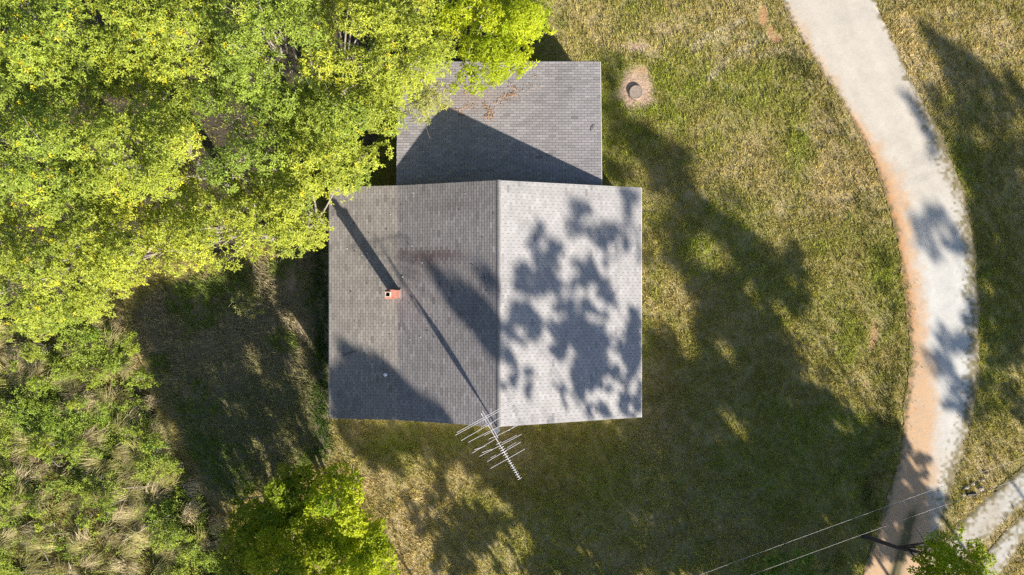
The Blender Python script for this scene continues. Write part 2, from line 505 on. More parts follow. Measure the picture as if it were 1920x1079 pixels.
def strip(name, Lp, Rp, z, main):
    n, m = (1050, 60) if main else (220, 24)
    L = PP(resample(Lp, n)); R = PP(resample(Rp, n))
    u = np.linspace(0, 1, m)
    X = L[:, None, :] * (1 - u)[None, :, None] + R[:, None, :] * u[None, :, None]
    x, y = X[..., 0].ravel(), X[..., 1].ravel()
    uu = np.tile(u, n)
    # ragged verges
    wdt = np.repeat(np.hypot(*(R - L).T), m)
    px, py = to_px(x, y)
    jl = (fbm(x, y, 1.5, 31) - .5) * .45 + (vnoise(x, y, .12, 33) - .5) * .10
    e = (np.abs(uu - .5) > .499)
    side = np.sign(uu - .5)
    dirx = np.repeat((R - L)[:, 0] / np.hypot(*(R - L).T), m); diry = np.repeat((R - L)[:, 1] / np.hypot(*(R - L).T), m)
    x = x + e * side * jl * dirx; y = y + e * side * jl * diry
    n1 = fbm(x, y, .5, 41); n2 = fbm(x, y, 2.5, 43); n3 = vnoise(x, y, .14, 47)
    gravel = np.tile(np.array([.475, .435, .375]), (n * m, 1))
    gravel = lerp(gravel, [.50, .495, .47], smooth(250, 600, py) * smooth(.35, .7, n2 + .15) * .9)
    rut = np.exp(-((uu - .33 - .03 * n2) / .07) ** 2) + np.exp(-((uu - .70 - .03 * n2) / .07) ** 2)
    c = gravel * (.97 + .10 * (n1 - .5) + .09 * (n3 - .5) + .05 * rut - .05 * smooth(.5, .8, fbm(x, y, .9, 49)))[:, None]
    tan = np.array([.46, .40, .29])
    if main:
        cw = np.interp(py, *CLAYW)
        k = (1 - smooth(cw - .12, cw + .16, uu + .22 * (n2 - .5) + .24 * (n1 - .5))) * (.78 + .3 * n3)
        k = np.where(cw < .015, 0, k)
        clay = lerp(np.tile(np.array([.475, .32, .195]), (n * m, 1)), [.44, .245, .125], np.clip((1 - smooth(.2, .75, uu / (cw + .01) + .5 * (n1 - .5))) * (1 - smooth(520, 760, py)) * .95 + .25 * smooth(.5, .8, n1), 0, 1))
        c = c * (1 - k[:, None]) + clay * k[:, None] * (1 + .2 * (n3[:, None] - .5))
        edge = smooth(.80, .97, uu + .16 * (n1 - .5)) * smooth(60, 330, py)
        c = lerp(c, tan * .62, edge * .7)
        hole = np.exp(-(((px - 1588) / 26) ** 2 + ((py - 38) / 14) ** 2)) * .35
        c = lerp(c, [.36, .34, .30], hole)
        mid = np.exp(-((px - 1700 - (1000 - py) * .28) / 11) ** 2) * smooth(930, 985, py)
        c = lerp(c, [.13, .115, .06], np.clip(mid * 1.3 * (.5 + n1), 0, 1))
        hole2 = (uu - .5) * 0
    else:
        edge = smooth(.28, .5, np.abs(uu - .5) + .25 * (n1 - .5))
        c = lerp(c * .88, tan * .62, np.clip(edge * .8 + .5 * smooth(.5, .75, n1), 0, 1))
    em = np.minimum(uu, 1 - uu) * wdt
    ew = .30 + (.55 * (uu > .5) * smooth(80, 260, py) if main else .38)
    rag = smooth(ew, .0, em + ew * 1.3 * (n3 - .5) + ew * .9 * (n1 - .5))
    c = lerp(c, [.165, .135, .06], rag * .85)
    zz = z + .008 * (n2 - .5) - .035 * smooth(.25, 0, em)
    V = np.stack([x, y, zz], 1)
    i = (np.arange(n - 1)[:, None] * m + np.arange(m - 1)[None, :]).ravel()
    return mk(name, V, np.stack([i, i + 1, i + m + 1, i + m], 1)[:, ::-1], M_road, None, c, 'structure', True)

strip('gravel_track', *TRACK_B, .010, False)
strip('gravel_track', *TRACK_A, .016, False)
strip('gravel_road', ROAD_L, ROAD_R, .024, True)

# ------------------------------------------------------------------ the house
house = thing('house', 'house with grey shingle roofs, a flat rear wing and a small red brick chimney', 'house')
mb = MB()
ins = .45
def section(y, drop, inset=0, floor_=False):
    pts = [(ROOF_L[0] + inset, roof_z(ROOF_L[0] + inset)), ROOF_B, ROOF_R, (ROOF_E[0] - inset, roof_z(ROOF_E[0] - inset))]
    top = [(x_, y, z_ - drop) for x_, z_ in pts]
    return top
t0_ = section(YS + .3, .16, ins); t1_ = section(YN - .3, .16, ins)
mb.prism([(t0_[0][0], YS + .3, -.1)] + t0_ + [(t0_[-1][0], YS + .3, -.1)], [(t1_[0][0], YN - .3, -.1)] + t1_ + [(t1_[-1][0], YN - .3, -.1)])
mb.build('wall', M_wall, house)
mb = MB()
wx0, wx1, wy1 = RX0 + .3, RX1 - .3, RY1 - .35
rzf = lambda y: RZ0 + (RZ1 - RZ0) * (y - RY0) / (RY1 - RY0)
mb.prism([(wx0, RY0 + .02, -.1), (wx1, RY0 + .02, -.1), (wx1, RY0 + .02, rzf(RY0) - .16), (wx0, RY0 + .02, rzf(RY0) - .16)],
         [(wx0, wy1, -.1), (wx1, wy1, -.1), (wx1, wy1, rzf(wy1) - .16), (wx0, wy1, rzf(wy1) - .16)])
mb.build('rear_wall', M_wall, house)

mb = MB()
a_ = section(YS, .012); b_ = section(YS, .13)
mb.prism(a_ + b_[::-1], [(x_, YN, z_) for x_, _, z_ in a_ + b_[::-1]])
roof = mb.build('roof', M_deck, house)
mb = MB()
mb.prism([(RX0, RY0, RZ0 - .012), (RX1, RY0, RZ0 - .012), (RX1, RY0, RZ0 - .12), (RX0, RY0, RZ0 - .12)],
         [(RX0, RY1, RZ1 - .012), (RX1, RY1, RZ1 - .012), (RX1, RY1, RZ1 - .12), (RX0, RY1, RZ1 - .12)])
rear = mb.build('rear_roof', M_deck, house)

# metal drip edges
mb = MB()
mb.tube([(ROOF_E[0] + .012, YS, ROOF_E[1] - .03), (ROOF_E[0] + .012, YN, ROOF_E[1] - .03)], .028, 6)
mb.build('drip_edge', M_trim, roof)
mb = MB()
mb.tube([(ROOF_L[0] - .012, YS, ROOF_L[1] - .03), (ROOF_L[0] - .012, YN, ROOF_L[1] - .03)], .028, 6)
mb.build('drip_edge', M_trim, roof)
mb = MB()
mb.tube([(RX1 + .012, RY0 + .3, RZ0 - .035), (RX1 + .012, RY1, RZ1 - .005)], .026, 6)
mb.build('drip_edge', M_trim, rear)
mb = MB()
mb.tube([(RX0, RY1 + .012, RZ1 - .03), (RX1, RY1 + .012, RZ1 - .03)], .022, 6)
mb.build('drip_edge', M_trim, rear)

TW, TE, GAP, TH = .305, .127, .011, .013
tabs = []      # (roof object, frame matrix, w, h, colour, distance to the camera, is_full)
def roof_plane(owner, O, A, B, la, lb, colfn, seed):
    """rows of tabs: A runs along a course, B up the slope"""
    A = np.array(A, float); B = np.array(B, float); N = np.cross(A, B)
    O = np.array(O, float)
    r = np.random.default_rng(seed)
    rows = int(math.ceil(lb / TE))
    for j in range(rows):
        b0 = j * TE; h = min(TE, lb - b0)
        if h < .02: continue
        off = (j % 2) * TW / 2 + r.normal(0, .006)
        i0 = -off
        while i0 < la - .03:
            s, e = max(i0, 0), min(i0 + TW, la)
            full = (e - s) > TW - .001 and h > TE - .001
            w_ = e - s - GAP
            if w_ > .02:
                c0 = O + A * (s + GAP / 2) + B * b0
                mid = c0 + A * w_ / 2 + B * h / 2
                tabs.append((owner, A, B, N, c0, w_, h, colfn(mid, r), H - mid[2] + .02 * np.hypot(mid[0], mid[1]), full))
            i0 += TW

def shade_roof(zone):
    def f(mid, r):
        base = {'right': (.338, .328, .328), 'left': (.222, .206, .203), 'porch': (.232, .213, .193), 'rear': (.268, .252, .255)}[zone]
        k = 1 + r.normal(0, .055 if zone == 'right' else .085)
        x, y = mid[0], mid[1]
        k *= 1 + .22 * (fbm(np.array([x]), np.array([y]), 2.6, 51)[0] - .5) + .10 * (vnoise(np.array([y * 3]), np.array([x * .35]), 1.0, 55)[0] - .5 if zone != 'rear' else 0)
        if r.random() < .012: k *= .72
        c = np.array(base) * k
        px, py = to_px(x, y, mid[2])
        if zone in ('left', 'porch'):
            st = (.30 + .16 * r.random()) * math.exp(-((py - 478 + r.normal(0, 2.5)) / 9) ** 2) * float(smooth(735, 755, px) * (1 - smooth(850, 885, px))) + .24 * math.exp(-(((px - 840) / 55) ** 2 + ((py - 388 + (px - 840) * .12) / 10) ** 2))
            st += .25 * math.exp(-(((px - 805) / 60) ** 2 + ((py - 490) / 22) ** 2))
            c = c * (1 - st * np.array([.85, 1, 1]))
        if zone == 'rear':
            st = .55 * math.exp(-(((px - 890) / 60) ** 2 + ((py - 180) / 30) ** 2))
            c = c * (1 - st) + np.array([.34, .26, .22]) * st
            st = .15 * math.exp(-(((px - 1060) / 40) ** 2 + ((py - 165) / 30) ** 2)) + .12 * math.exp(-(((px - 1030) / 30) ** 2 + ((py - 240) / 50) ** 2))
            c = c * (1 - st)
        return c
    return f

def slope(p, q):
    d = np.array([q[0] - p[0], 0, q[1] - p[1]]); l = np.linalg.norm(d)
    return d / l, l
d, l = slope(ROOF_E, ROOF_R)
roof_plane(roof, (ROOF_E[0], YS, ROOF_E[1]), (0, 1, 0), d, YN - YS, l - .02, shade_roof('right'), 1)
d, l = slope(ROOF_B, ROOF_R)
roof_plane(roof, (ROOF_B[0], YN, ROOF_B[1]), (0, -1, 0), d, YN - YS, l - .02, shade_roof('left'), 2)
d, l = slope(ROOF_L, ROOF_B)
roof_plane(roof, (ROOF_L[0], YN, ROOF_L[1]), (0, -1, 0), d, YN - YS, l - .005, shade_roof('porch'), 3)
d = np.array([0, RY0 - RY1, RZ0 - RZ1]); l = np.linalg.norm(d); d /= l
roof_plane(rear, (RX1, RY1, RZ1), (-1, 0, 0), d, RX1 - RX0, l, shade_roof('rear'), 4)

def tab_verts(w_, h):
    t = TH
    return np.array([[0, 0, -.004], [w_, 0, -.004], [w_, h + .004, -.004], [0, h + .004, -.004],
                     [0, 0, t], [w_, 0, t], [w_, h + .004, t * .25], [0, h + .004, t * .25]])
TABF = np.array([[4, 5, 6, 7], [0, 1, 5, 4], [1, 2, 6, 5], [2, 3, 7, 6], [3, 0, 4, 7]])

order = sorted([i for i, q in enumerate(tabs) if q[9]], key=lambda i: tabs[i][8])
single = set(order[:300])
def joined(owner, name):
    V, F, C = [], [], []
    k = 0
    for i, (ow, A, B, N, c0, w_, h, c, dist, full) in enumerate(tabs):
        if ow is not owner or i in single: continue
        tv = tab_verts(w_, h)
        V.append(c0 + tv[:, :1] * A + tv[:, 1:2] * B + tv[:, 2:] * N)
        F.append(TABF + k); C.append(np.repeat([c], 8, 0)); k += 8
    return mk(name, np.vstack(V), np.vstack(F), M_shingle, owner, np.vstack(C), 'stuff')
joined(roof, 'shingles'); joined(rear, 'shingles')
variants = []
for k in range(10):
    me = bpy.data.meshes.new('shingle')
    me.from_pydata(tab_verts(TW - GAP, TE).tolist(), [], TABF.tolist())
    variants.append(me); me.materials.append(M_shingle)
cols = np.array([tabs[i][7] for i in sorted(single)])
lum = cols.mean(1); qs = np.quantile(lum, np.linspace(0.05, .95, 10))
for k, me in enumerate(variants):
    add_col(me, cols[np.argmin(np.abs(lum - qs[k]))]); me.update()
for i in sorted(single):
    ow, A, B, N, c0, w_, h, c, dist, full = tabs[i]
    o = bpy.data.objects.new('shingle', variants[int(np.argmin(np.abs(qs - c.mean())))])
    o.matrix_world = Matrix(((A[0], B[0], N[0], c0[0]), (A[1], B[1], N[1], c0[1]), (A[2], B[2], N[2], c0[2]), (0, 0, 0, 1)))
    COL.objects.link(o); o.parent = ow

# ridge caps: folded pieces, each overlapping the one before it
dl, _ = slope(ROOF_R, ROOF_B); dr, _ = slope(ROOF_R, ROOF_E)
hw = .085
R0 = np.array([ROOF_R[0], 0, ROOF_R[1] + .022])
def cap_mesh(lng):
    v = []
    for y_, lift in ((0, .012), (lng, .0)):
        for q in (R0 + dl * hw, R0, R0 + dr * hw):
            v.append((q[0], y_, q[2] + lift))
    for y_, lift in ((0, -.004), (lng, -.012)):
        for q in (R0 + dl * hw, R0, R0 + dr * hw):
            v.append((q[0], y_, q[2] + lift))
    f = [(0, 1, 4, 3)[::-1], (1, 2, 5, 4)[::-1], (0, 1, 7, 6), (1, 2, 8, 7), (0, 6, 9, 3), (2, 5, 11, 8)]
    me = bpy.data.meshes.new('ridge_cap'); me.from_pydata([tuple(map(float, q)) for q in v], [], f); me.update(); me.materials.append(M_ridge)
    return me
ncap = int((YN - YS) / .14)
cm_ = cap_mesh((YN - YS) / ncap + .01)
for k in range(ncap):
    o = bpy.data.objects.new('ridge_cap', cm_)
    o.location = (0, YS + k * (YN - YS) / ncap, 0); COL.objects.link(o); o.parent = roof

# chimney
ccx, ccy, csz, ctop = -5.36, -.30, .36, 5.22
chim_e = bpy.data.objects.new('chimney', None)
mb = MB()
mb.box((0, 0, 0), (csz, csz, ctop - 2.9))
mb.box((0, 0, (ctop - 2.9) / 2 + .035), (csz + .05, csz + .05, .07))
chim = mb.build('chimney', M_brick, house)
bpy.data.objects.remove(chim_e)
chim.location = (ccx, ccy, (ctop + 2.9) / 2)
hz = (ctop - 2.9) / 2
mb = MB()
fo, fi, fh = .115, .085, .24
fz = hz + .07
for sx, sy, lx, ly in ((0, 1, 2 * fo, fo - fi), (0, -1, 2 * fo, fo - fi), (1, 0, fo - fi, 2 * fi), (-1, 0, fo - fi, 2 * fi)):
    mb.box((-.05 + sx * (fo + fi) / 2, sy * (fo + fi) / 2, fz + fh / 2), (lx, ly, fh))
fl = mb.build('flue', M_clay, chim)
mb = MB().box((-.05, 0, fz + .02), (2 * fi - .002, 2 * fi - .002, .03)); mb.build('flue_hole_plate', M_flue_dark, chim)  # added black plate, its colour stands in for the flue's dark hole
mb = MB()
cz = float(roof_z(ccx))
for sx in (-1, 1):
    mb.box((sx * (csz / 2 + .03), 0, float(roof_z(ccx + sx * .21)) + .02 - chim.location[2]), (.07, csz + .12, .02))
mb.build('flashing', M_mast, chim)

# small vent on the lower left part of the roof
vp = P(724, 702, 3.35)
mb = MB().lathe([(.05, -.05), (.05, .18), (.085, .18), (.085, .24), (.03, .27)], (vp[0], vp[1], float(roof_z(vp[0]))), 12)
mb.build('vent_pipe', M_white, house)

# ------------------------------------------------------------------ television aerial on its mast
ant = thing('tv_antenna', 'white many-armed television aerial on a mast at the roof\'s gable end', 'antenna')
ZA = 7.6
mast_foot = np.array([-.71, YS - .06, 2.6]); mast_top = np.array(P(931, 819, ZA)) + [0, 0, -.04]
mb = MB().tube([mast_foot, mast_foot + (mast_top - mast_foot) * .5, mast_top + [0, 0, .12]], [.032, .03, .024], 8)
mb.build('mast', M_mast, ant)
mb = MB()
for zb in (2.8, 4.3):
    q = mast_foot + (mast_top - mast_foot) * ((zb - 2.6) / (ZA - 2.6))
    mb.box((q[0], q[1] + .12, zb), (.16, .32, .05))
mb.build('wall_bracket', M_mast, ant)
# three-sided sleeve, tapering at both ends
mb = MB()
rings = []
for zz, r in ((5.30, .02), (6.05, .15), (6.45, .155), (7.05, .03)):
    q = mast_foot + (mast_top - mast_foot) * ((zz - 2.6) / (ZA - 2.6))
    rings.append([(q[0] + r * math.cos(a), q[1] + r * math.sin(a), zz) for a in (0.35, 0.35 + 2.094, 0.35 + 4.189)])
for r0, r1 in zip(rings[:-1], rings[1:]): mb.prism(r0, r1)
mb.build('mast_sleeve', M_white, ant)

AZ = lambda x, y: tuple(P(800 + x / 4.904, 700 + y / 4.904, ZA))
AZh = lambda x, y, dz: tuple(P(800 + x / 4.904, 700 + y / 4.904, ZA) + np.array([0, 0, dz]))
MB().tube([AZ(500, 368), AZ(858, 972)], .020, 6).build('boom', M_alu, ant)
MB().tube([AZh(512, 343, .05), AZh(585, 468, .05)], .014, 6).tube([AZh(585, 468, .05), AZh(655, 592, .05)], .014, 6).build('feed_line', M_alu, ant)
ELEM = [((278, 545), (798, 255)), ((265, 570), (800, 275)), ((317, 620), (600, 457)), ((575, 470), (812, 320)), ((383, 635), (612, 515)), ((600, 525), (818, 418)),
        ((420, 733), (640, 600)), ((640, 580), (868, 463)), ((485, 765), (875, 560)), ((558, 812), (865, 632)), ((588, 875), (903, 697))]
for a, b in ELEM:
    MB().tube([AZh(*a, .025), AZh(*b, .025)], .0095, 5).build('element', M_alu, ant)
SHORT = [((440, 703), (535, 670)), ((752, 530), (825, 470)), ((512, 728), (600, 698)), ((690, 640), (830, 568)), ((587, 778), (640, 750)), ((735, 690), (820, 637)), ((497, 495), (560, 462)), ((530, 575), (600, 535)), ((572, 605), (640, 575))]
for a, b in SHORT:
    MB().tube([AZh(*a, .03), AZh(*b, .03)], .007, 5).build('dipole_rod', M_alu, ant)
bx, by = 858 - 500, 972 - 368
bl = math.hypot(bx, by); bx /= bl; by /= bl
for k, s in enumerate(np.linspace(320, 698, 17)):
    qx, qy = 500 + bx * s, 368 + by * s
    hl = 24 if k < 6 else 17
    if k == 16: hl = 21
    MB().tube([AZh(qx - by * -hl, qy + bx * -hl, .022), AZh(qx + by * -hl, qy - bx * -hl, .022)], .009, 4).build('director', M_alu, ant)

# ------------------------------------------------------------------ foliage builders
def leaves_mesh(name, c, axis_, nrm, L, W, col, mat, parent, kind=None):
    """every leaf a folded four-cornered blade"""
    axis_ = unit(axis_); side = unit(np.cross(nrm, axis_)); nn = np.cross(axis_, side)
    L = np.broadcast_to(L, len(c))[:, None]; W = np.broadcast_to(W, len(c))[:, None]
    b = c - axis_ * L * .5
    tip = c + axis_ * L * .5 - nn * L * .10
    m = c - axis_ * L * .05
    V = np.stack([b, m + side * W * .5 + nn * W * .14, tip, m - side * W * .5 + nn * W * .14], 1).reshape(-1, 3)
    i = np.arange(len(c))[:, None] * 4
    F = np.concatenate([np.concatenate([i, i + 1, i + 2], 1), np.concatenate([i, i + 2, i + 3], 1)], 0)
    return mk(name, V, F, mat, parent, np.repeat(col, 4, 0), kind)

def rosettes(p, n, k, L, r, tilt=.25, up=.0, droop=0.):
    """k leaves round every spray point p with outward direction n"""
    M = len(p)
    n = unit(n)
    ref = np.where(np.abs(n[:, 2:3]) < .9, np.array([[0, 0, 1.]]), np.array([[1., 0, 0]]))
    t1 = unit(np.cross(n, ref)); t2 = np.cross(n, t1)
    th = (np.arange(k)[None, :] * (2 * math.pi / k) + r.random((M, 1)) * 6.28 + r.normal(0, .25, (M, k)))[..., None]
    ax = np.cos(th) * t1[:, None] + np.sin(th) * t2[:, None] + n[:, None] * (tilt + r.normal(0, .3, (M, k, 1)))
    ax[..., 2] -= droop
    ax = unit(ax)
    Ls = L * r.uniform(.7, 1.2, (M, k))
    c = p[:, None] + ax * Ls[..., None] * .62
    nr = n[:, None] + r.normal(0, .35, (M, k, 3)) + np.array([0, 0, up])
    return c.reshape(-1, 3), ax.reshape(-1, 3), unit(nr.reshape(-1, 3)), Ls.ravel()

def tree_colours(base, n_sprays, k, r, bough_shift, yellow=.0, ycol=(.50, .44, .02)):
    c = np.array(base)[None] * (1 + bough_shift[:, None] * np.array([[1.1, .8, .6]]))
    c = c * (1 + r.normal(0, .10, (n_sprays, 1)))
    ym = r.random(n_sprays) < yellow
    c[ym] = np.array(ycol) * r.uniform(.7, 1.1, (ym.sum(), 1))
    c = np.repeat(c, k, 0)
    c = c * (1 + r.normal(0, .12, (len(c), 1)))
    return np.clip(c, .004, .9)

def limbs(base, tips, trunk_top, r, mat, parent, r0=.16, twig=.012, nlimb=18):
    """tapered trunk with a slight lean, limbs from it to the boughs"""
    base = np.array(base, float); trunk_top = np.array(trunk_top, float)
    mb = MB()
    mid = (base + trunk_top) / 2 + np.append(r.normal(0, .15, 2), 0)
    mb.tube([base - [0, 0, .15], base + (mid - base) * .12, mid, trunk_top], [r0 * 1.5, r0, r0 * .75, r0 * .12], 8)
    tr = mb.build('trunk', mat, parent, True)
    mb = MB()
    if len(tips):
        pick = r.permutation(len(tips))[:nlimb]
        for i in pick:
            tp = tips[i]
            f = r.uniform(.35, .95)
            s = (base * (1 - f) ** 2 + 2 * f * (1 - f) * mid + trunk_top * f ** 2)
            if s[2] > tp[2] - .2: s = base + (s - base) * max(.2, (tp[2] - .5) / max(s[2], .1))
            m_ = (s + tp) / 2 + r.normal(0, .16, 3) + [0, 0, .15]
            ln = np.linalg.norm(tp - s)
            mb.tube([s, m_, tp], [r0 * .42, r0 * .26, twig], 5, cap=False)
            for _ in range(3):
                e = tp + r.normal(0, .32, 3) + [0, 0, .12]
                st_ = m_ + (tp - m_) * r.uniform(.3, .9)
                mb.tube([st_, (st_ + e) / 2 + r.normal(0, .05, 3), e], [r0 * .12, r0 * .09, twig * .5], 4, cap=False)
        mb.build('branch', mat, parent, True, 'stuff')
    return tr

def fill_canopy(poly, trees, spacing, rmin, rmax, zj, dens, k, L, Wr, mat, bark, group=None, keep=.9, lower=.5, tilt=.25, up=.3, droop=0., seed=0, margin=.9, open_edges=True, yellow=.012, dropk=1.0, trunkR=.16, nlimb=18, flat=.7, name='tree', cat='tree', hollows=()):
    """trees that fill one traced crown outline: boughs are spread over the outline, each goes to its nearest tree"""
    r = np.random.default_rng(seed)
    poly = np.asarray(poly, float)
    x0, y0 = poly.min(0); x1, y1 = poly.max(0)
    gx_, gy_ = np.meshgrid(np.arange(x0, x1, spacing), np.arange(y0, y1, spacing))
    px = (gx_ + r.uniform(-.48, .48, gx_.shape) * spacing).ravel(); py = (gy_ + r.uniform(-.48, .48, gy_.shape) * spacing).ravel()
    ok = inside(poly, px, py)
    px, py = px[ok], py[ok]
    dE = edge_dist(poly, px, py)
    tx = np.array([q['c'][0] for q in trees], float); ty = np.array([q['c'][1] for q in trees], float)
    tR = np.array([q['R'] for q in trees], float); tz = np.array([q['z'] for q in trees], float); tb = np.array([q.get('deep', 3.0) for q in trees])
    q = np.hypot(px[:, None] - tx, py[:, None] - ty) / tR
    own = np.argmin(q, 1); qq = q[np.arange(len(px)), own]
    z = tz[own] - tb[own] * np.minimum(qq, 1.35) ** 2 * dropk + r.normal(0, zj, len(px))
    z = np.maximum(z, .35)
    sc_ = FPX / (H - z)
    rad = np.clip(dE / sc_ * margin, rmin, rmax) * r.uniform(.75, 1.1, len(px))
    hol = np.zeros(len(px), bool)
    for a_, b_, ra_, rb_ in hollows: hol |= ((px - a_) / ra_) ** 2 + ((py - b_) / rb_) ** 2 < 1
    kp = (r.random(len(px)) < np.where(hol, .07, keep)) & (dE / sc_ > rmin * .7)
    px, py, z, rad, own, dE = px[kp], py[kp], z[kp], rad[kp], own[kp], dE[kp]
    # a second, lower storey of boughs
    lo = (r.random(len(px)) < lower) & (dE > 35)
    px = np.r_[px, px[lo] + r.normal(0, 12, lo.sum())]; py = np.r_[py, py[lo] + r.normal(0, 12, lo.sum())]
    z = np.r_[z, np.maximum(z[lo] - r.uniform(1.0, 2.6, lo.sum()), .5)]; rad = np.r_[rad, rad[lo] * 1.05]; own = np.r_[own, own[lo]]
    kk = (H - z) / FPX
    B = np.stack([(px - CX) * kk, (CY - py) * kk, z], 1)
    for ti, T in enumerate(trees):
        m = own == ti
        if not m.any(): continue
        b = B[m]; rb = rad[m]
        th = thing(T.get('name', name), T['label'], T.get('cat', cat), group=group)
        ns = np.maximum((dens * rb ** 2 * r.uniform(.75, 1.25, len(rb))).astype(int), 6)
        idx = np.repeat(np.arange(len(b)), ns)
        d = unit(r.normal(0, 1, (len(idx), 3)) + np.array([0, 0, .45]))
        d[:, 2] = np.where(d[:, 2] < -.35, -d[:, 2], d[:, 2])
        p_ = b[idx] + d * rb[idx][:, None] * np.array([1, 1, flat]) * r.uniform(.45, 1.05, (len(idx), 1)) ** .5
        p_[:, 2] = np.maximum(p_[:, 2], .08)
        n_ = d + np.array([0, 0, .5]) + np.array([UX, UY, .4]) * .25
        c, ax, nr, Ls = rosettes(p_, n_, k, L * T.get('leaf', 1.0), r, tilt, up, droop)
        bs = r.normal(0, .13, len(b))[idx]
        col = tree_colours(T['col'], len(idx), k, r, bs, T.get('yellow', yellow))
        leaves_mesh('foliage', c, ax, nr, Ls, Ls * Wr, col, T.get('mat', mat), th, 'stuff')
        cxy = P(T['c'][0], T['c'][1], T['z'])
        tt = np.array([cxy[0], cxy[1], T['z'] - 1.0]) if T['z'] > 2 else np.array([cxy[0], cxy[1], T['z'] * .7])
        base = T.get('base')
        if base is None and T.get('lean'): base = P(T['c'][0], T['c'][1] + 8, 0)
        base = np.array([tt[0] + r.normal(0, .3), tt[1] + r.normal(0, .3), 0]) if base is None else np.array(base, float)
        base[0] = min(base[0], -9.4) if (base[0] > -9.4 and -7 < base[1] < 11 and base[0] < 0) else base[0]
        limbs(base, b - [0, 0, .15], tt, r, T.get('bark', bark), th, T.get('trunk', trunkR), nlimb=T.get('nl', nlimb))

# ------------------------------------------------------------------ woodland over the upper left
G1 = (.262, .312, .032); G2 = (.228, .292, .034); G3 = (.292, .332, .032); G4 = (.198, .265, .030)
WOOD = [p_ for p_ in CANOPY if not (p_[0] > 846 and p_[1] < 190)]
WOOD = [(-120, -140), (840, -140), (842, 0), (868, 60), (862, 120), (862, 170), (838, 205)] + CANOPY[12:]
fill_canopy(WOOD, [
    dict(c=(70, 60), R=190, z=9.6, col=G2, yellow=.05, label='leafy tree with bare twigs showing, filling the upper left corner of the woods'),
    dict(c=(290, 40), R=150, z=10.2, col=G1, yellow=.035, label='yellow-flecked tree at the top edge, second crown from the upper left corner'),
    dict(c=(490, 70), R=150, z=10.4, col=G2, label='green tree at the top edge between two dark gaps in the woods'),
    dict(c=(690, 80), R=150, z=9.8, col=G3, label='green tree at the top edge just left of the lime-green tree'),
    dict(c=(60, 270), R=160, z=8.8, col=G2, yellow=.03, label='tree at the left edge, below the one filling the corner'),
    dict(c=(250, 270), R=150, z=9.8, col=G1, label='rounded tree deep in the woods, between the left edge and the dark hollow'),
    dict(c=(440, 270), R=140, z=9.4, col=G4, label='darker green tree around the deep hollow in the middle of the woods'),
    dict(c=(640, 240), R=130, z=9.2, col=G1, label='tree with grey bare branches beside the rear wing of the house'),
    dict(c=(565, 390), R=120, z=8.2, col=G3, label='pale green tree reaching over the upper left corner of the main roof'),
    dict(c=(390, 420), R=130, z=8.4, col=G3, label='sunlit tree on the wood edge right above the shaded clearing'),
    dict(c=(210, 450), R=130, z=8.2, col=G3, yellow=.03, label='sunlit tree on the wood edge between clearing and left edge'),
    dict(c=(60, 480), R=140, z=7.4, col=G1, yellow=.03, label='low sunlit tree at the left edge above the tall dry brush'),
    dict(c=(790, 190), R=60, z=5.8, deep=1.4, col=(.27, .28, .07), leaf=.9, trunk=.08, label='small pale creamy-green tree poking out over the rear wing shadow', nl=6),
], 31, .26, .78, .60, 122, 6, .135, .38, M_leaf, M_bark, 'trees of the wood beside the house', keep=.84, lower=.62, seed=21, hollows=[(430, 235, 62, 34), (400, 260, 40, 40), (535, 140, 24, 55), (560, 185, 26, 40), (345, 215, 50, 24), (520, 270, 24, 30), (300, 8, 46, 16), (505, 95, 26, 18), (330, 310, 34, 26), (95, 445, 46, 26), (145, 30, 24, 20), (25, 85, 24, 26), (280, 105, 24, 16), (370, 160, 26, 14), (40, 275, 34, 20), (640, 60, 20, 26), (690, 255, 24, 12), (250, 430, 26, 20), (460, 365, 24, 24), (330, 480, 26, 14), (600, 330, 20, 16), (180, 540, 26, 18)])

LIME = [(800, -140), (1010, -140), (1046, -60), (1040, 20), (1048, 75), (1043, 108), (1005, 125), (988, 158), (945, 160), (915, 190), (872, 180), (845, 190), (830, 150), (838, 90), (800, 40), (780, 0)]
fill_canopy(LIME, [
    dict(c=(930, 30), R=150, z=8.2, deep=2.6, col=(.37, .43, .022), base=(-1.4, 14.6, 0), leaf=1.35, label='bright lime-green tree hanging over the far end of the rear wing'),
], 34, .26, .72, .4, 120, 6, .13, .33, M_leaf_bright, M_bark, None, keep=.92, lower=.6, tilt=.1, droop=.35, seed=5, yellow=.0)

# bright trees at the lower left, seen from above
LOWTREE = [(395, 1180), (400, 1060), (412, 1000), (430, 940), (470, 900), (510, 870), (560, 865), (600, 880), (640, 862), (668, 880), (690, 915), (700, 950), (722, 975), (738, 1010), (748, 1060), (745, 1120), (730, 1180)]
GY1 = (.34, .40, .016)
fill_canopy(LOWTREE, [
    dict(c=(640, 950), R=85, z=5.6, deep=1.6, col=GY1, lean=True, label='yellow-green leafy tree just below the house, topmost of the lower clump'),
    dict(c=(530, 930), R=85, z=4.5, deep=1.4, col=(.19, .25, .014), lean=True, label='dark-sided leafy tree beside the shaded clearing, in the lower clump'),
    dict(c=(675, 1070), R=95, z=5.9, deep=1.6, col=GY1, lean=True, label='bright yellow-green tree at the bottom edge beside the pale path'),
    dict(c=(540, 1050), R=95, z=5.4, deep=1.6, col=(.27, .32, .014), lean=True, label='leafy tree at the bottom edge, between brush and brightest tree'),
    dict(c=(440, 1060), R=70, z=2.6, deep=1.2, col=(.22, .26, .03), lean=True, label='low bushy tree at the bottom edge where the brush ends'),
], 25, .20, .62, .5, 135, 5, .165, .62, M_leaf_bright, M_bark, 'trees in the lower clump', keep=.84, lower=.6, seed=8, tilt=.15, yellow=.0, trunkR=.10, nlimb=14)

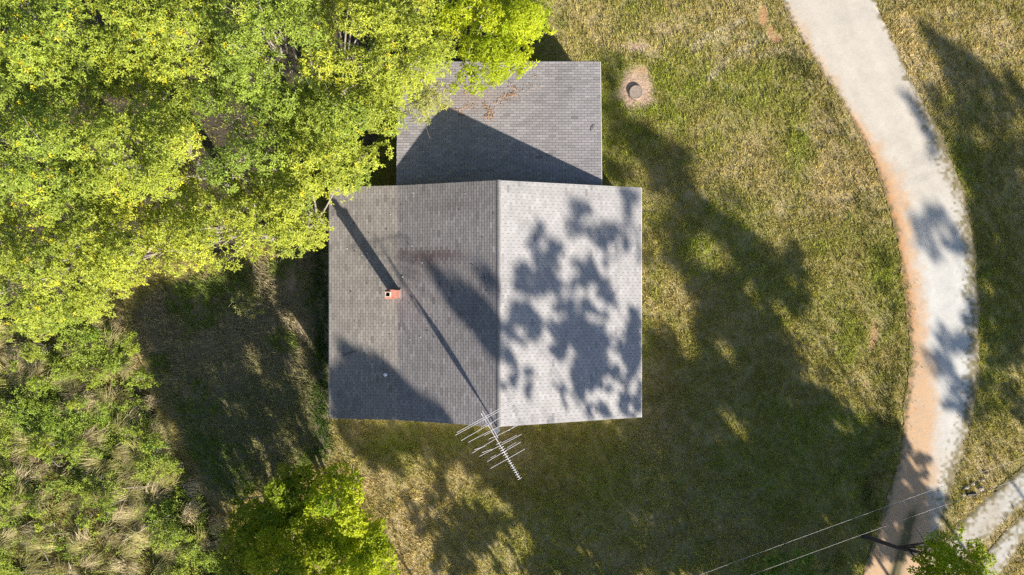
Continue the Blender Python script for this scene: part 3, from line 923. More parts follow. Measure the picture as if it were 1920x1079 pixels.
# single bush in the clearing
fill_canopy([(430, 560), (440, 540), (465, 532), (490, 545), (497, 570), (490, 592), (462, 600), (438, 590)], [
    dict(c=(464, 568), R=40, z=1.3, deep=.7, col=(.23, .235, .07), label='round pale bush standing alone in the clearing under the wood edge', name='bush', cat='bush', trunk=.03, nl=8),
], 13, .12, .34, .12, 170, 5, .12, .3, M_leaf, M_dead, None, seed=9, lower=.3, nlimb=8)

# trees at the bottom right corner
fill_canopy([(1700, 1120), (1705, 1055), (1728, 1012), (1765, 985), (1800, 985), (1835, 998), (1866, 1015), (1872, 1050), (1866, 1120)], [
    dict(c=(1785, 1060), R=80, z=5.6, deep=1.4, col=(.28, .36, .014), base=(18.0, -12.7, 0), bark=M_bark_dark, trunk=.12, label='bright green tree with a dark leaning trunk where the gravel tracks meet'),
], 22, .2, .55, .3, 110, 5, .17, .5, M_leaf_bright, M_bark_dark, None, seed=10, keep=.74, lower=.3, yellow=0., nlimb=10)
fill_canopy([(1400, 1120), (1412, 1060), (1440, 1035), (1480, 1018), (1520, 1025), (1552, 1050), (1565, 1120)], [
    dict(c=(1480, 1085), R=90, z=3.6, deep=1.2, col=(.13, .20, .016), lean=True, label='dark green bushy tree at the bottom edge in the lawn shade', trunk=.08),
], 24, .2, .5, .25, 110, 5, .16, .55, M_leaf, M_bark, None, seed=12, lower=.4, yellow=0., nlimb=8)

# ------------------------------------------------------------------ brush at the lower left
SHR = []
rows_ = [('just under the wood edge', 668), ('level with the roof', 755), ('level with the aerial', 850), ('in the lowest part of the brush', 985)]
cols_ = [('at the left edge', 40), ('halfway across the brush', 150), ('bordering the clearing', 262)]
rs = np.random.default_rng(77)
for ri, (rt, ry_) in enumerate(rows_):
    for ci, (ct, cx_) in enumerate(cols_):
        sh = ri * 26 if ci == 2 else ri * 8
        for si, (st_, rr) in enumerate((('broad', 27), ('small', 17))):
            SHR.append((cx_ + sh + rs.uniform(-30, 30), ry_ + rs.uniform(-36, 36) + (30 if si else -12), rr * rs.uniform(.85, 1.15),
                        f'{st_} leafy green shrub {ct}, {rt}'))
for i, (px, py, rr, lab) in enumerate(SHR):
    th_ = np.linspace(0, 2 * math.pi, 12, endpoint=False)
    pol = np.stack([px + np.cos(th_) * rr * rs.uniform(.75, 1.2, 12), py + np.sin(th_) * rr * rs.uniform(.6, 1.0, 12)], 1)
    g = rs.uniform(0, 1)
    fill_canopy(pol, [dict(c=(px, py), R=rr * 1.2, z=.55 + rr * .022, deep=.5, col=(.155 + .10 * g, .24 + .06 * g, .022), label=lab, trunk=.025, nl=6)], 11, .10, .30, .12, 190, 5, .13, .40,
                M_leaf, M_bark, 'shrubs scattered through the brush', seed=200 + i, lower=.2, yellow=.02, name='shrub', cat='shrub', nlimb=6)

# leafy undergrowth and tall dry grass, too many to count
def scatter(poly, n, r):
    poly = np.asarray(poly, float); x0, y0 = poly.min(0); x1, y1 = poly.max(0)
    px = r.uniform(x0, x1, int(n * 2.2)); py = r.uniform(y0, y1, int(n * 2.2))
    ok = inside(poly, px, py)
    return px[ok][:n], py[ok][:n]
r = np.random.default_rng(31)
px, py = scatter(BRUSH, 34000, r)
x, y = PP(np.stack([px, py], 1)).T
dn = fbm(x, y, 2.4, 61)
ok = r.random(len(x)) < smooth(.44, .54, dn) + .06
x, y = x[ok], y[ok]
hz_ = .1 + .95 * r.random(len(x)) * smooth(.3, .65, fbm(x, y, 1.2, 63))
c, ax, nr, Ls = rosettes(np.stack([x, y, hz_], 1), np.array([[.2, -.3, 1.]]) + r.normal(0, .3, (len(x), 3)), 4, .13, r, .2, .3)
g = fbm(x, y, 1.6, 65)[:, None]
col = np.array([[.14, .235, .018]]) * (1 - g) + np.array([[.29, .32, .04]]) * g
col = np.repeat(col * r.uniform(.7, 1.25, (len(x), 1)), 4, 0) * r.uniform(.85, 1.15, (len(x) * 4, 1))
leaves_mesh('undergrowth', c, ax, nr, Ls, Ls * .42, col, M_leaf, None, 'stuff')

def blades(name, x, y, z0, ln, wd, dirx, diry, lean, col, mat, curve=.5):
    """two-segment grass blades leaning towards (dirx, diry)"""
    n = len(x)
    d = np.stack([dirx, diry, np.zeros(n)], 1)
    base = np.stack([x, y, z0], 1)
    l1 = lean * (1 - curve * .6); l2 = np.minimum(lean * (1 + curve * .7), 1.5)
    m = base + (d * np.sin(l1)[:, None] + np.array([[0, 0, 1.]]) * np.cos(l1)[:, None]) * (ln * .5)[:, None]
    t_ = m + (d * np.sin(l2)[:, None] + np.array([[0, 0, 1.]]) * np.cos(l2)[:, None]) * (ln * .5)[:, None]
    az = r.uniform(0, math.pi, n)
    s = np.stack([-diry + .4 * np.cos(az), dirx + .4 * np.sin(az), .2 * np.ones(n)], 1); s = unit(s) * (wd * .5)[:, None]
    V = np.stack([base - s, base + s, m + s * .8, m - s * .8, t_], 1).reshape(-1, 3)
    i = np.arange(n)[:, None] * 5
    F = np.concatenate([np.concatenate([i, i + 1, i + 2], 1), np.concatenate([i, i + 2, i + 3], 1), np.concatenate([i + 3, i + 2, i + 4], 1)], 0)
    return mk(name, V, F, mat, None, np.repeat(col, 5, 0), 'stuff')

# dry stalks lodged in swaths
tx_, ty_ = scatter(BRUSH, 330, r)
TUS = [(218, 742), (225, 800), (250, 790), (268, 885), (240, 905), (300, 905), (250, 925), (190, 935), (215, 1010), (275, 1000), (160, 1020), (320, 1040), (260, 960), (130, 760), (60, 720), (310, 990), (240, 1060), (200, 875), (170, 820), (290, 840), (40, 690), (30, 950), (60, 660), (150, 650)]
tx_ = np.r_[tx_, np.repeat([q[0] for q in TUS], 3)]; ty_ = np.r_[ty_, np.repeat([q[1] for q in TUS], 3)]
per = 95
T_ = len(tx_)
tang = r.normal(.36, .5, T_) + np.where(r.random(T_) < .22, math.pi, 0)
tl = r.uniform(.6, 1.35, T_)
wx, wy = PP(np.stack([tx_, ty_], 1)).T
x = np.repeat(wx, per) + r.normal(0, .16, T_ * per); y = np.repeat(wy, per) + r.normal(0, .16, T_ * per)
ang = np.repeat(tang, per) + r.normal(0, .30, T_ * per)
ln = np.repeat(tl, per) * r.uniform(.5, 1.15, T_ * per)
lean = np.clip(np.repeat(r.uniform(.6, 1.25, T_), per) + r.normal(0, .25, T_ * per), .15, 1.45)
tint = np.repeat(r.random(T_), per)[:, None]
col = (np.array([[.60, .49, .31]]) * (1 - tint) + np.array([[.44, .43, .13]]) * tint) * r.uniform(.65, 1.2, (T_ * per, 1))
blades('tall_dry_grass', x, y, np.zeros(T_ * per) + .02, ln, r.uniform(.012, .028, T_ * per), np.cos(ang), np.sin(ang), lean, col, M_straw)

# bleached fallen branches
BR = [((66, 806), (102, 826), .018, 'straight bleached stick lying on the brush near the left edge'),
      ((70, 1018), (95, 1058), .03, 'forked pale dead branch in the lowest left part of the brush'),
      ((215, 918), (285, 912), .022, 'long pale dead branch lying level across the brush'),
      ((230, 1015), (320, 965), .024, 'pale dead branch slanting up towards the lower clump'),
      ((28, 852), (52, 842), .016, 'short pale stick at the left edge beside the dark shade'),
      ((130, 1052), (134, 1072), .03, 'short stubby bleached branch at the bottom of the brush'),
      ((262, 895), (298, 908), .02, 'pale stick beside the dark end of the clearing'),
      ((100, 1003), (128, 1001), .024, 'short thick pale stick in the lower brush')]
for a, b, rad, lab in BR:
    A_ = P(*a, .45); B_ = P(*b, .75)
    mb = MB()
    m_ = (A_ + B_) / 2 + [0.03, .05, .06]
    mb.tube([A_, m_, B_], [rad, rad * .8, rad * .45], 6)
    for f in (.35, .6, .8):
        s_ = A_ + (B_ - A_) * f
        e_ = s_ + (B_ - A_) * r.uniform(.15, .35) + np.array([*(r.normal(0, .2, 2)), .12])
        mb.tube([s_, e_], [rad * .5, rad * .2], 5)
    tag(mb.build('fallen_branch', M_dead), lab, 'branch', 'dead branches in the brush')

# twigs lying on the roofs
for a, b, z_, lab in (((640, 668), (668, 660), 3.36, 'thin dark twig lying on the lower left of the main roof'), ((1108, 247), (1114, 235), 2.93, 'tiny twig lying near the right side of the rear wing roof')):
    A_ = P(*a, z_); B_ = P(*b, z_)
    for q in (A_, B_):
        q[2] = (float(roof_z(q[0])) if q[1] < YN else rzf(q[1])) + .035
    mb = MB().tube([A_, (A_ + B_) / 2 + [0, .02, .02], B_], [.012, .012, .006], 5)
    m_ = (A_ + B_) / 2
    mb.tube([m_, m_ + [.18, .12, .03]], [.008, .004], 4)
    tag(mb.build('twig', M_bark_dark), lab, 'twig')

# ------------------------------------------------------------------ lawn grass
def grass(name, n, x0, x1, y0, y1, seed, hole=None):
    global r
    r = np.random.default_rng(seed)
    x = r.uniform(x0, x1, n); y = r.uniform(y0, y1, n)
    px, py = to_px(x, y)
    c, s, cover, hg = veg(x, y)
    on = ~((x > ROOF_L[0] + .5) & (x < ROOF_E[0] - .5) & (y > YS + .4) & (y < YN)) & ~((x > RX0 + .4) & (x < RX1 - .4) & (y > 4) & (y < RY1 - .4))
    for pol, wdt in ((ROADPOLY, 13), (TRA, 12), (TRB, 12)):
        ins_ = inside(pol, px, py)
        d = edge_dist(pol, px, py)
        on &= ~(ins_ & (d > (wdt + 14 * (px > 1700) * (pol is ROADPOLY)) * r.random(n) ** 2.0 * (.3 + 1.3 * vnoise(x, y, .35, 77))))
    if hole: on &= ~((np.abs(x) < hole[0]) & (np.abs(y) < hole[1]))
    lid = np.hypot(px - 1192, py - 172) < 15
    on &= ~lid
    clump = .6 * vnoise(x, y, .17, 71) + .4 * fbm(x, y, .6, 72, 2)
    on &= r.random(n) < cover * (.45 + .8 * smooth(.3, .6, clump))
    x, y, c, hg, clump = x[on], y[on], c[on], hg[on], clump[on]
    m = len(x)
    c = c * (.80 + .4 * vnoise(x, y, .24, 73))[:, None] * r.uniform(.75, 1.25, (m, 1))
    ln = (hg * r.uniform(.6, 1.5, m) * (.35 + 1.3 * smooth(.25, .75, clump)) + .05)[:, None]
    az = r.uniform(0, 2 * math.pi, m); lean = np.clip(r.normal(.75, .35, m), .05, 1.4)
    d = np.stack([np.cos(az) * np.sin(lean), np.sin(az) * np.sin(lean), np.cos(lean)], 1)
    sd = np.stack([-np.sin(az), np.cos(az), r.normal(0, .3, m)], 1) * (r.uniform(.012, .024, m))[:, None]
    b = np.stack([x, y, np.full(m, -.045)], 1)
    V = np.stack([b - sd, b + sd, b + d * ln + sd * r.normal(0, .8, (m, 1))], 1).reshape(-1, 3)
    return mk(name, V, np.arange(m * 3).reshape(-1, 3), M_grass, None, np.repeat(c, 3, 0), 'stuff')
grass('grass', 820000, -27.5, 27.5, -15.8, 15.8, 91)
grass('grass', 420000, -32, 32, -20, 20, 92, (27.5, 15.8))

r = np.random.default_rng(400)
wx_ = r.uniform(-27, 27, 2600); wy_ = r.uniform(-15.6, 15.6, 2600)
wpx, wpy = to_px(wx_, wy_)
ok = (fbm(wx_, wy_, 1.6, 111) > .56) & ~inside(ROADPOLY, wpx, wpy) & ~inside(CANOPY, wpx, wpy) & ~inside(BRUSH, wpx, wpy)
ok &= ~((wx_ > ROOF_L[0] + .3) & (wx_ < ROOF_E[0] - .3) & (wy_ > YS + .3) & (wy_ < RY1)) & ~inside(TRA, wpx, wpy) & ~inside(TRB, wpx, wpy)
wx_, wy_ = wx_[ok], wy_[ok]
c, ax, nr, Ls = rosettes(np.stack([wx_, wy_, r.uniform(.0, .09, len(wx_))], 1), np.array([[.1, -.2, 1.]]) + r.normal(0, .25, (len(wx_), 3)), 6, .11, r, .35, .2)
col = np.repeat(np.array([[.15, .20, .025]]) * r.uniform(.6, 1.35, (len(wx_), 1)), 6, 0) * r.uniform(.8, 1.2, (len(wx_) * 6, 1))
leaves_mesh('weeds', c, ax, nr, Ls, Ls * .42, col, M_leaf, None, 'stuff')

# ------------------------------------------------------------------ things on the ground
lidp = P(1193, 173, .09)
lid = thing('well_cover', 'round concrete cover raised in a bare pinkish dirt patch beside the rear wing', 'well cover')
MB().lathe([(.36, -.2), (.36, .075), (.345, .095), (.30, .098), (.285, .088), (0.03, .09)], (lidp[0], lidp[1], 0), 40).build('cover', M_conc, lid, False)
MB().tube([(lidp[0] - .27, lidp[1] - .33, .0), (lidp[0] - .23, lidp[1] - .38, .10), (lidp[0] - .15, lidp[1] - .40, .11), (lidp[0] - .10, lidp[1] - .38, .0)], .018, 6).build('handle', M_mast, lid)

# stones and a dark pipe end beside the tracks
rr_ = np.random.default_rng(55)
def rock(px, py, s):
    bm_ = MB()
    q = P(px, py, 0)
    n_ = 9; prof = []
    v0 = len(bm_.v)
    rings_ = [(0.75, -.05), (1.0, .25), (.75, .62), (.3, .8)]
    for rad, zz in rings_:
        for k in range(n_):
            th = 2 * math.pi * k / n_
            j = rr_.uniform(.78, 1.2)
            bm_.v.append((q[0] + s * rad * j * math.cos(th), q[1] + s * rad * j * math.sin(th) * .85, s * zz * rr_.uniform(.85, 1.15)))
    for i in range(3):
        for k in range(n_):
            k2 = (k + 1) % n_
            bm_.f.append((v0 + i * n_ + k, v0 + i * n_ + k2, v0 + (i + 1) * n_ + k2, v0 + (i + 1) * n_ + k))
    bm_.f.append(tuple(v0 + 3 * n_ + k for k in range(n_)))
    return bm_
for px, py, s, lab in ((1812, 914, .20, 'pale stone just above the dark pipe end'), (1824, 907, .15, 'small pale stone at the upper right of the stone heap'), (1838, 916, .22, 'largest pale stone, to the right of the pipe end'),
                       (1806, 928, .14, 'small pale stone on the far left of the stone heap'), (1842, 900, .13, 'smallest pale stone, topmost of the heap by the track'), (1850, 889, .15, 'pale stone apart from the heap, by the brush twigs')):
    tag(rock(px, py, s * .7).build('stone', M_rock), lab, 'stone', 'stones beside the gravel track')
q = P(1822, 927, .1)
pipe = MB().tube([(q[0] - .22, q[1] - .02, .07), (q[0] + .22, q[1] + .03, .07)], .08, 12)
tag(pipe.build('culvert_pipe', M_dark), 'short black pipe end among pale stones beside the gravel track', 'pipe')

# orange leaf litter on the rear roof, below the lime tree
r = np.random.default_rng(3)
LIT = [(900, 180, 22, 14), (930, 182, 16, 8), (910, 200, 10, 16), (862, 178, 14, 16), (880, 205, 20, 8), (960, 182, 10, 6), (940, 160, 20, 10), (985, 150, 24, 18), (915, 215, 10, 8), (860, 195, 14, 14)]
pts = np.vstack([np.stack([r.normal(a, c_ * .8, 75), r.normal(b, d_ * .8, 75)], 1) for a, b, c_, d_ in LIT])
xy = PP(pts, 2.8)
ok = (xy[:, 0] > RX0) & (xy[:, 0] < RX1) & (xy[:, 1] < RY1 - .05) & (vnoise(xy[:, 0], xy[:, 1], .3, 81) > .42)
xy = xy[ok]; m = len(xy)
c = np.c_[xy, rzf(xy[:, 1]) + .022 + r.random(m) * .02]
az = r.uniform(0, 6.28, m)
col = np.array([[.48, .29, .16]]) * r.uniform(.6, 1.3, (m, 1))
leaves_mesh('leaf_litter', c, np.stack([np.cos(az), np.sin(az), r.normal(0, .2, m)], 1), np.array([[0, 0, 1.]]) + r.normal(0, .25, (m, 3)), r.uniform(.06, .12, m), r.uniform(.02, .05, m), col, M_straw, None, 'stuff')

# pale specks of debris and dark chips on the roofs
pts = np.stack([r.uniform(640, 930, 60), r.uniform(360, 640, 60)], 1)
xy = PP(pts, 4.0); m = len(xy)
c = np.c_[xy, roof_z(xy[:, 0]) + .024]
az = r.uniform(0, 6.28, m)
col = np.where(r.random(m)[:, None] < .5, np.array([[.62, .60, .58]]), np.array([[.04, .035, .03]])) * r.uniform(.7, 1.1, (m, 1))
leaves_mesh('roof_debris', c, np.stack([np.cos(az), np.sin(az), 0 * az], 1), np.array([[0, 0, 1.]]) + r.normal(0, .15, (m, 3)), r.uniform(.04, .10, m), r.uniform(.03, .06, m), col, M_straw, None, 'stuff')

# ------------------------------------------------------------------ overhead cables with their poles (poles stand outside the picture)
poles = [(-9.0, -18.1), (46.0, 1.6)]
for i, (a, b, lab) in enumerate((((1313, 1076), (1919, 859), 'upper of the two thin pale overhead cables crossing the lower right corner'),
                                 ((1418, 1074), (1750, 956), 'lower of the two thin pale overhead cables crossing the lower right corner'))):
    A_ = P(*a, 6.4); B_ = P(*b, 6.4)
    d = (B_ - A_) / np.linalg.norm(B_ - A_)
    t0c = (poles[0][0] - A_[0]) / d[0]; t1c = (poles[1][0] - A_[0]) / d[0]
    pts = []
    for f in np.linspace(0, 1, 40):
        q = A_ + d * (t0c + (t1c - t0c) * f)
        q[2] = 6.4 + 1.0 * ((2 * f - 1) ** 2 - .05)
        pts.append(q)
    tag(MB().tube(pts, .006, 6).build('power_cable', M_cable), lab, 'cable', 'overhead cables')
for i, (x_, y_) in enumerate(poles):
    up_ = thing('utility_pole', ('tall timber utility pole that carries the two cables beyond the bottom edge', 'tall timber utility pole that carries the two cables beyond the right edge')[i], 'utility pole', group='utility poles')
    MB().tube([(x_, y_, -.3), (x_, y_, 7.9)], [.15, .11], 10).build('pole', M_pole, up_)
    MB().box((x_, y_ - .4, 7.36), (.1, 1.9, .1)).build('crossarm', M_pole, up_)

# ------------------------------------------------------------------ tall trees outside the picture, on the sun side: their dappled shade lies over roof, lawn and road
SH = []     # (photo x, y, rx, ry, density) ellipses of shade as they lie in the photograph
def S_(x0, y0, s, rows):
    for q in rows:
        q = list(q)
        if len(q) == 3: q = q[:3] + [q[2], 1.]
        elif len(q) == 4: q = q + [1.]
        SH.append((x0 + q[0] / s, y0 + q[1] / s, q[2] / s, q[3] / s, q[4]))
POLY = []   # (points, density)
def SP(x0, y0, s, pts, dens=1.0, holes=()):
    POLY.append(([(x0 + a / s, y0 + b / s) for a, b in pts], dens, [(x0 + q[0] / s, y0 + q[1] / s, q[2] / s, q[3] / s) for q in holes]))
# right roof plane
S_(600, 330, 2.997, [(1460, 190, 70, 60), (1415, 290, 45, 55), (1500, 320, 45, 50), (1590, 330, 55, 70), (1720, 120, 55, 75), (1725, 240, 40, 80), (1715, 380, 25, 60), (1650, 300, 40, 40), (1790, 330, 20, 40), (1795, 440, 12, 70),
    (1225, 315, 52, 55), (1195, 385, 38, 38), (1315, 390, 55, 45), (1235, 450, 55, 50), (1300, 480, 50, 50), (1150, 530, 55, 45), (1240, 560, 80, 50), (1120, 610, 45, 45), (1200, 635, 100, 45), (1310, 610, 60, 45),
    (1440, 500, 30, 40), (1500, 550, 60, 60), (1560, 500, 55, 75), (1590, 620, 55, 80), (1640, 690, 18, 40), (1450, 610, 50, 45),
    (1120, 770, 75, 75), (1180, 840, 60, 70), (1400, 770, 95, 80), (1480, 720, 50, 45), (1390, 880, 100, 90), (1500, 910, 90, 90), (1580, 800, 40, 50), (1350, 970, 55, 70), (1060, 850, 40, 50), (1085, 940, 55, 65), (1060, 1010, 45, 50),
    (1760, 800, 35, 60), (1770, 900, 50, 90), (1700, 950, 28, 50), (1740, 1010, 55, 70), (1590, 930, 40, 60)])
S_(980, 560, 4.15, [(50, 150, 85, 85), (100, 240, 60, 55), (30, 560, 35, 55), (40, 690, 35, 55), (380, 250, 115, 180), (500, 430, 130, 115), (460, 580, 115, 100), (800, 640, 130, 130), (830, 830, 95, 100), (660, 560, 60, 45), (590, 490, 80, 100),
    (560, 660, 65, 80), (430, 720, 60, 70), (620, 860, 45, 50), (790, 440, 35, 55), (850, 300, 60, 110), (870, 160, 35, 75), (310, 740, 22, 80), (300, 680, 30, 40), (215, 950, 22, 25), (700, 690, 60, 50), (530, 860, 35, 50), (880, 480, 40, 90), (350, 60, 80, 60), (540, 80, 35, 40), (600, 370, 60, 60)])
# left roof plane
SP(600, 330, 2.997, [(590, 455), (640, 505), (720, 590), (830, 615), (900, 680), (960, 740), (1000, 800), (1000, 1060), (950, 990), (880, 870), (800, 800), (720, 730), (680, 640), (625, 530)], 1.1)
S_(600, 330, 2.997, [(930, 570, 55, 55, .6), (985, 640, 25, 60, .6)])
SP(600, 620, 5.393, [(215, 115), (250, 115), (310, 200), (420, 205), (560, 265), (690, 335), (760, 420), (800, 520), (950, 600), (1010, 700), (1180, 750), (1280, 850), (1330, 940), (800, 915), (70, 895), (80, 800), (110, 720), (100, 380), (190, 390), (235, 290)], 1.15,
   [(150, 480, 22, 60), (500, 500, 25, 40), (620, 680, 20, 60), (240, 560, 18, 50), (150, 780, 45, 40), (560, 870, 30, 30), (350, 640, 14, 50), (400, 340, 22, 40)])
S_(820, 690, 4.9, [(640, 170, 25, 60, .8)])
S_(940, 700, 4.0, [(105, 30, 22, 55), (60, 40, 20, 30), (100, 80, 20, 35)])
# lawn to the right of the house
S_(1100, 80, 2.158, [(200, 360, 55), (250, 395, 48), (210, 430, 45), (340, 445, 55), (390, 470, 42), (280, 500, 55), (330, 540, 62), (390, 580, 55), (280, 590, 42), (390, 640, 62), (450, 690, 62), (350, 720, 50), (510, 730, 62), (570, 770, 62),
    (440, 760, 45), (630, 820, 70), (690, 870, 66), (760, 900, 74), (840, 880, 55), (870, 950, 48), (640, 940, 55), (720, 980, 66), (370, 800, 42), (345, 870, 48), (400, 900, 48), (450, 970, 66), (520, 990, 66), (590, 1000, 56), (480, 1050, 66), (600, 1060, 66), (840, 1040, 50),
    (570, 610, 36, 36, .5), (630, 660, 28, 28, .5), (90, 500, 40, 40, .7), (150, 530, 50, 40, .6), (100, 100, 42, 60, .8), (105, 190, 32, 50, .8), (100, 270, 45, 45, .9), (120, 340, 50, 40, .8), (150, 380, 40, 40, .7), (100, 410, 35, 30, .6), (270, 760, 40, 60, .5), (250, 860, 25, 40, .5)])
SP(1160, 560, 2.079, [(290, 100), (330, 60), (420, 40), (560, -10), (610, 60), (640, 120), (690, 180), (680, 240), (700, 350), (740, 320), (800, 340), (840, 390), (890, 400), (920, 450), (1000, 490), (1090, 450), (1115, 520), (1080, 640), (1060, 760), (1020, 850), (1000, 920), (960, 1000), (940, 1085),
    (-370, 1085), (-320, 900), (-400, 700), (-430, 560), (-400, 500), (80, 480), (90, 420), (100, 130), (170, 110), (230, 150), (250, 240), (290, 260)], 1.4,
   [(270, 190, 55, 80), (370, 165, 40, 40), (430, 230, 35, 50), (480, 335, 22, 32), (800, 710, 16, 26), (825, 850, 16, 26), (870, 640, 14, 20), (650, 680, 34, 24), (470, 500, 24, 34), (500, 560, 26, 22), (420, 440, 20, 30), (230, 390, 24, 30), (1010, 470, 12, 30), (20, 560, 40, 25), (390, 560, 24, 20), (980, 520, 12, 26)])
SP(600, 780, 3.2, [(1010, 150), (1060, 85), (1250, 70), (1250, 330), (1330, 500), (1400, 600), (1330, 660), (1360, 800), (1500, 957), (1470, 957), (1420, 890), (1290, 770), (1200, 630), (1080, 490), (960, 290), (900, 130)], 1.4, [(1270, 370, 34, 44), (1180, 420, 24, 34), (1150, 590, 20, 40)])
SP(0, 0, 1, [(622, 792), (880, 800), (935, 822), (955, 880), (905, 895), (850, 850), (790, 845), (745, 850), (700, 862), (650, 850)], .62)
S_(600, 780, 3.2, [(400, 250, 55, 55, .7), (480, 180, 65, 55, .7), (560, 250, 50, 50, .7), (600, 100, 70, 50, .8), (700, 200, 35, 70, .8), (740, 300, 32, 60, .8), (640, 260, 36, 60, .6), (330, 290, 40, 30, .7), (760, 470, 55, 50), (830, 530, 55, 45), (720, 400, 36, 50, .8), (660, 500, 36, 50, .8), (530, 520, 22, 40), (570, 600, 32, 50), (610, 680, 42, 50),
    (680, 640, 55, 60), (760, 620, 55, 60), (850, 600, 65, 55), (900, 670, 75, 65), (950, 580, 60, 60), (980, 700, 70, 65), (1050, 620, 55, 60), (1130, 640, 32, 40), (1120, 740, 26, 50, .9), (800, 720, 65, 60), (740, 780, 55, 50), (880, 780, 65, 60), (960, 790, 45, 45), (820, 850, 55, 50), (880, 910, 45, 50), (720, 840, 45, 45), (700, 900, 36, 40), (1060, 910, 22, 30), (1200, 900, 22, 30), (810, 930, 40, 40),
    (900, 330, 45, 40, .6), (1000, 390, 45, 60, .8), (840, 250, 50, 60, .5), (480, 320, 40, 40, .6), (120, 60, 120, 40, .8), (280, 60, 60, 40, .5)])
# grass right of the road, and the road
SP(1640, 0, 2.6975, [(190, 80), (250, 100), (330, 170), (400, 230), (480, 250), (540, 310), (610, 380), (660, 400), (655, 345), (700, 370), (760, 430), (800, 500), (800, 1100), (520, 1000), (460, 960), (420, 820), (350, 690), (290, 570), (240, 480), (255, 420), (330, 440), (370, 480), (340, 340), (270, 200), (205, 130)], .75,
   [(620, 480, 35, 30), (470, 470, 20, 50), (410, 640, 22, 50), (600, 560, 25, 40), (730, 580, 25, 40), (640, 700, 24, 60), (480, 1000, 30, 30)])
S_(1640, 0, 2.6975, [(165, 505, 36, 46), (240, 620, 26, 55, .8), (285, 740, 26, 60, .8), (210, 560, 30, 30, .7)])
SP(1640, 380, 2.075, [(365, -10), (620, -10), (620, 560), (540, 570), (420, 560), (405, 400), (395, 200)], .95, [(480, 160, 20, 50), (440, 330, 16, 30), (540, 300, 20, 30), (470, 480, 20, 20)])
S_(1640, 380, 2.075, [(480, 620, 55, 36), (540, 600, 40, 36), (430, 690, 36, 36), (530, 740, 46, 50, .9), (560, 800, 36, 50), (460, 780, 26, 26, .8), (410, 820, 26, 26), (230, 50, 46, 36, .8), (160, 70, 36, 36, .5), (290, 120, 40, 45), (330, 170, 42, 36), (250, 190, 36, 36, .5), (185, 130, 36, 46, .4), (380, 390, 26, 36), (360, 450, 36, 32), (345, 540, 52, 42),
    (290, 560, 36, 36, .8), (230, 600, 42, 32), (265, 640, 42, 36), (330, 700, 52, 36), (370, 740, 26, 36), (290, 780, 36, 12, .9), (350, 810, 26, 42), (260, 510, 26, 36, .6), (120, 960, 26, 26), (100, 1040, 45, 36), (185, 1000, 36, 26), (205, 1040, 26, 26), (150, 1060, 36, 18), (80, 1070, 40, 40)])
SP(1560, 860, 4.928, [(590, 200), (640, 170), (700, 230), (780, 200), (850, 260), (930, 250), (1010, 300), (1100, 360), (1060, 430), (960, 520), (960, 650), (1010, 780), (800, 820), (650, 920), (420, 920), (430, 560)], .85, [(440, 720, 60, 80), (720, 160, 45, 20), (560, 560, 30, 40), (700, 700, 30, 40)])
# clearing left of the house
SP(200, 480, 2.452, [(70, 230), (180, 130), (290, 100), (330, 180), (430, 215), (480, 190), (560, 180), (560, 285), (620, 300), (700, 330), (720, 390), (820, 395), (900, 375), (940, 420), (1010, 440), (1015, 760), (1030, 800), (900, 870), (850, 950), (700, 1000), (600, 1079), (390, 1060), (320, 950), (275, 780), (210, 660), (165, 500), (105, 340)], 1.0,
   [(850, 810, 16, 18), (700, 780, 12, 16), (915, 700, 22, 32), (500, 850, 16, 26), (535, 900, 12, 20)])

u = np.array([UX, UY]); v = np.array([-UY, UX])           # towards the sun, and across it
TREES_OUT = []
for c_, extra in ((-16.5, 1.5), (-12.5, .5), (-8.5, 1.2), (-4.5, .3), (-.5, 1.4), (3.5, .2), (7.5, 1.2), (11.5, .3), (15.5, 2.0), (19.5, 1.0), (24.0, 2.5), (28.5, 2.0)):
    d_ = max(21.0 + .685 * c_, 9.0) if c_ < 13 else (29.5 - (-UY) * c_) / UX
    d_ = max(d_, 9.5) + extra + 3.0 + 9.0 * float(smooth(12, 20, c_))
    TREES_OUT.append((v * c_ + u * d_, c_, d_))
r = np.random.default_rng(17)
cl = []
def add_clump(px, py, rad, dens):
    X, Y, Z0 = surface(np.array([px]), np.array([py]))
    S = np.array([X[0], Y[0]]); z0 = Z0[0]
    cS, dS = S @ v, S @ u
    ti = int(np.argmin([abs(T[1] - cS) + r.uniform(0, 1.0) for T in TREES_OUT]))
    s = TREES_OUT[ti][2] - dS + 1.1 * (vnoise(np.array([px]), np.array([py]), 40, 3)[0] - .5) * 2
    s = max(s, 1.0)
    ss = np.linspace(1, 22, 45); zz_ = z0 + ss / KSH
    ppx, ppy = to_px(S[0] + u[0] * ss, S[1] + u[1] * ss, zz_)
    if (inside(LOWTREE, ppx, ppy) & (zz_ < 3.7) & (edge_dist(LOWTREE, ppx, ppy) > 12)).any() and r.random() < .35: return
    if (inside(LOWTREE, ppx, ppy) & (zz_ < 5.6) & (ppx > 548) & (ppy > 885)).any(): return
    for _ in range(60):
        z = z0 + s / KSH
        q = S + u * s
        fx, fy = to_px(q[0], q[1], z)
        m = (rad + .25) * FPX / (H - z)
        if fx - m > 1924 or fy - m > 1083 or z > 30: break
        s += .4
    cl.append((ti, q[0], q[1], z, rad, dens))
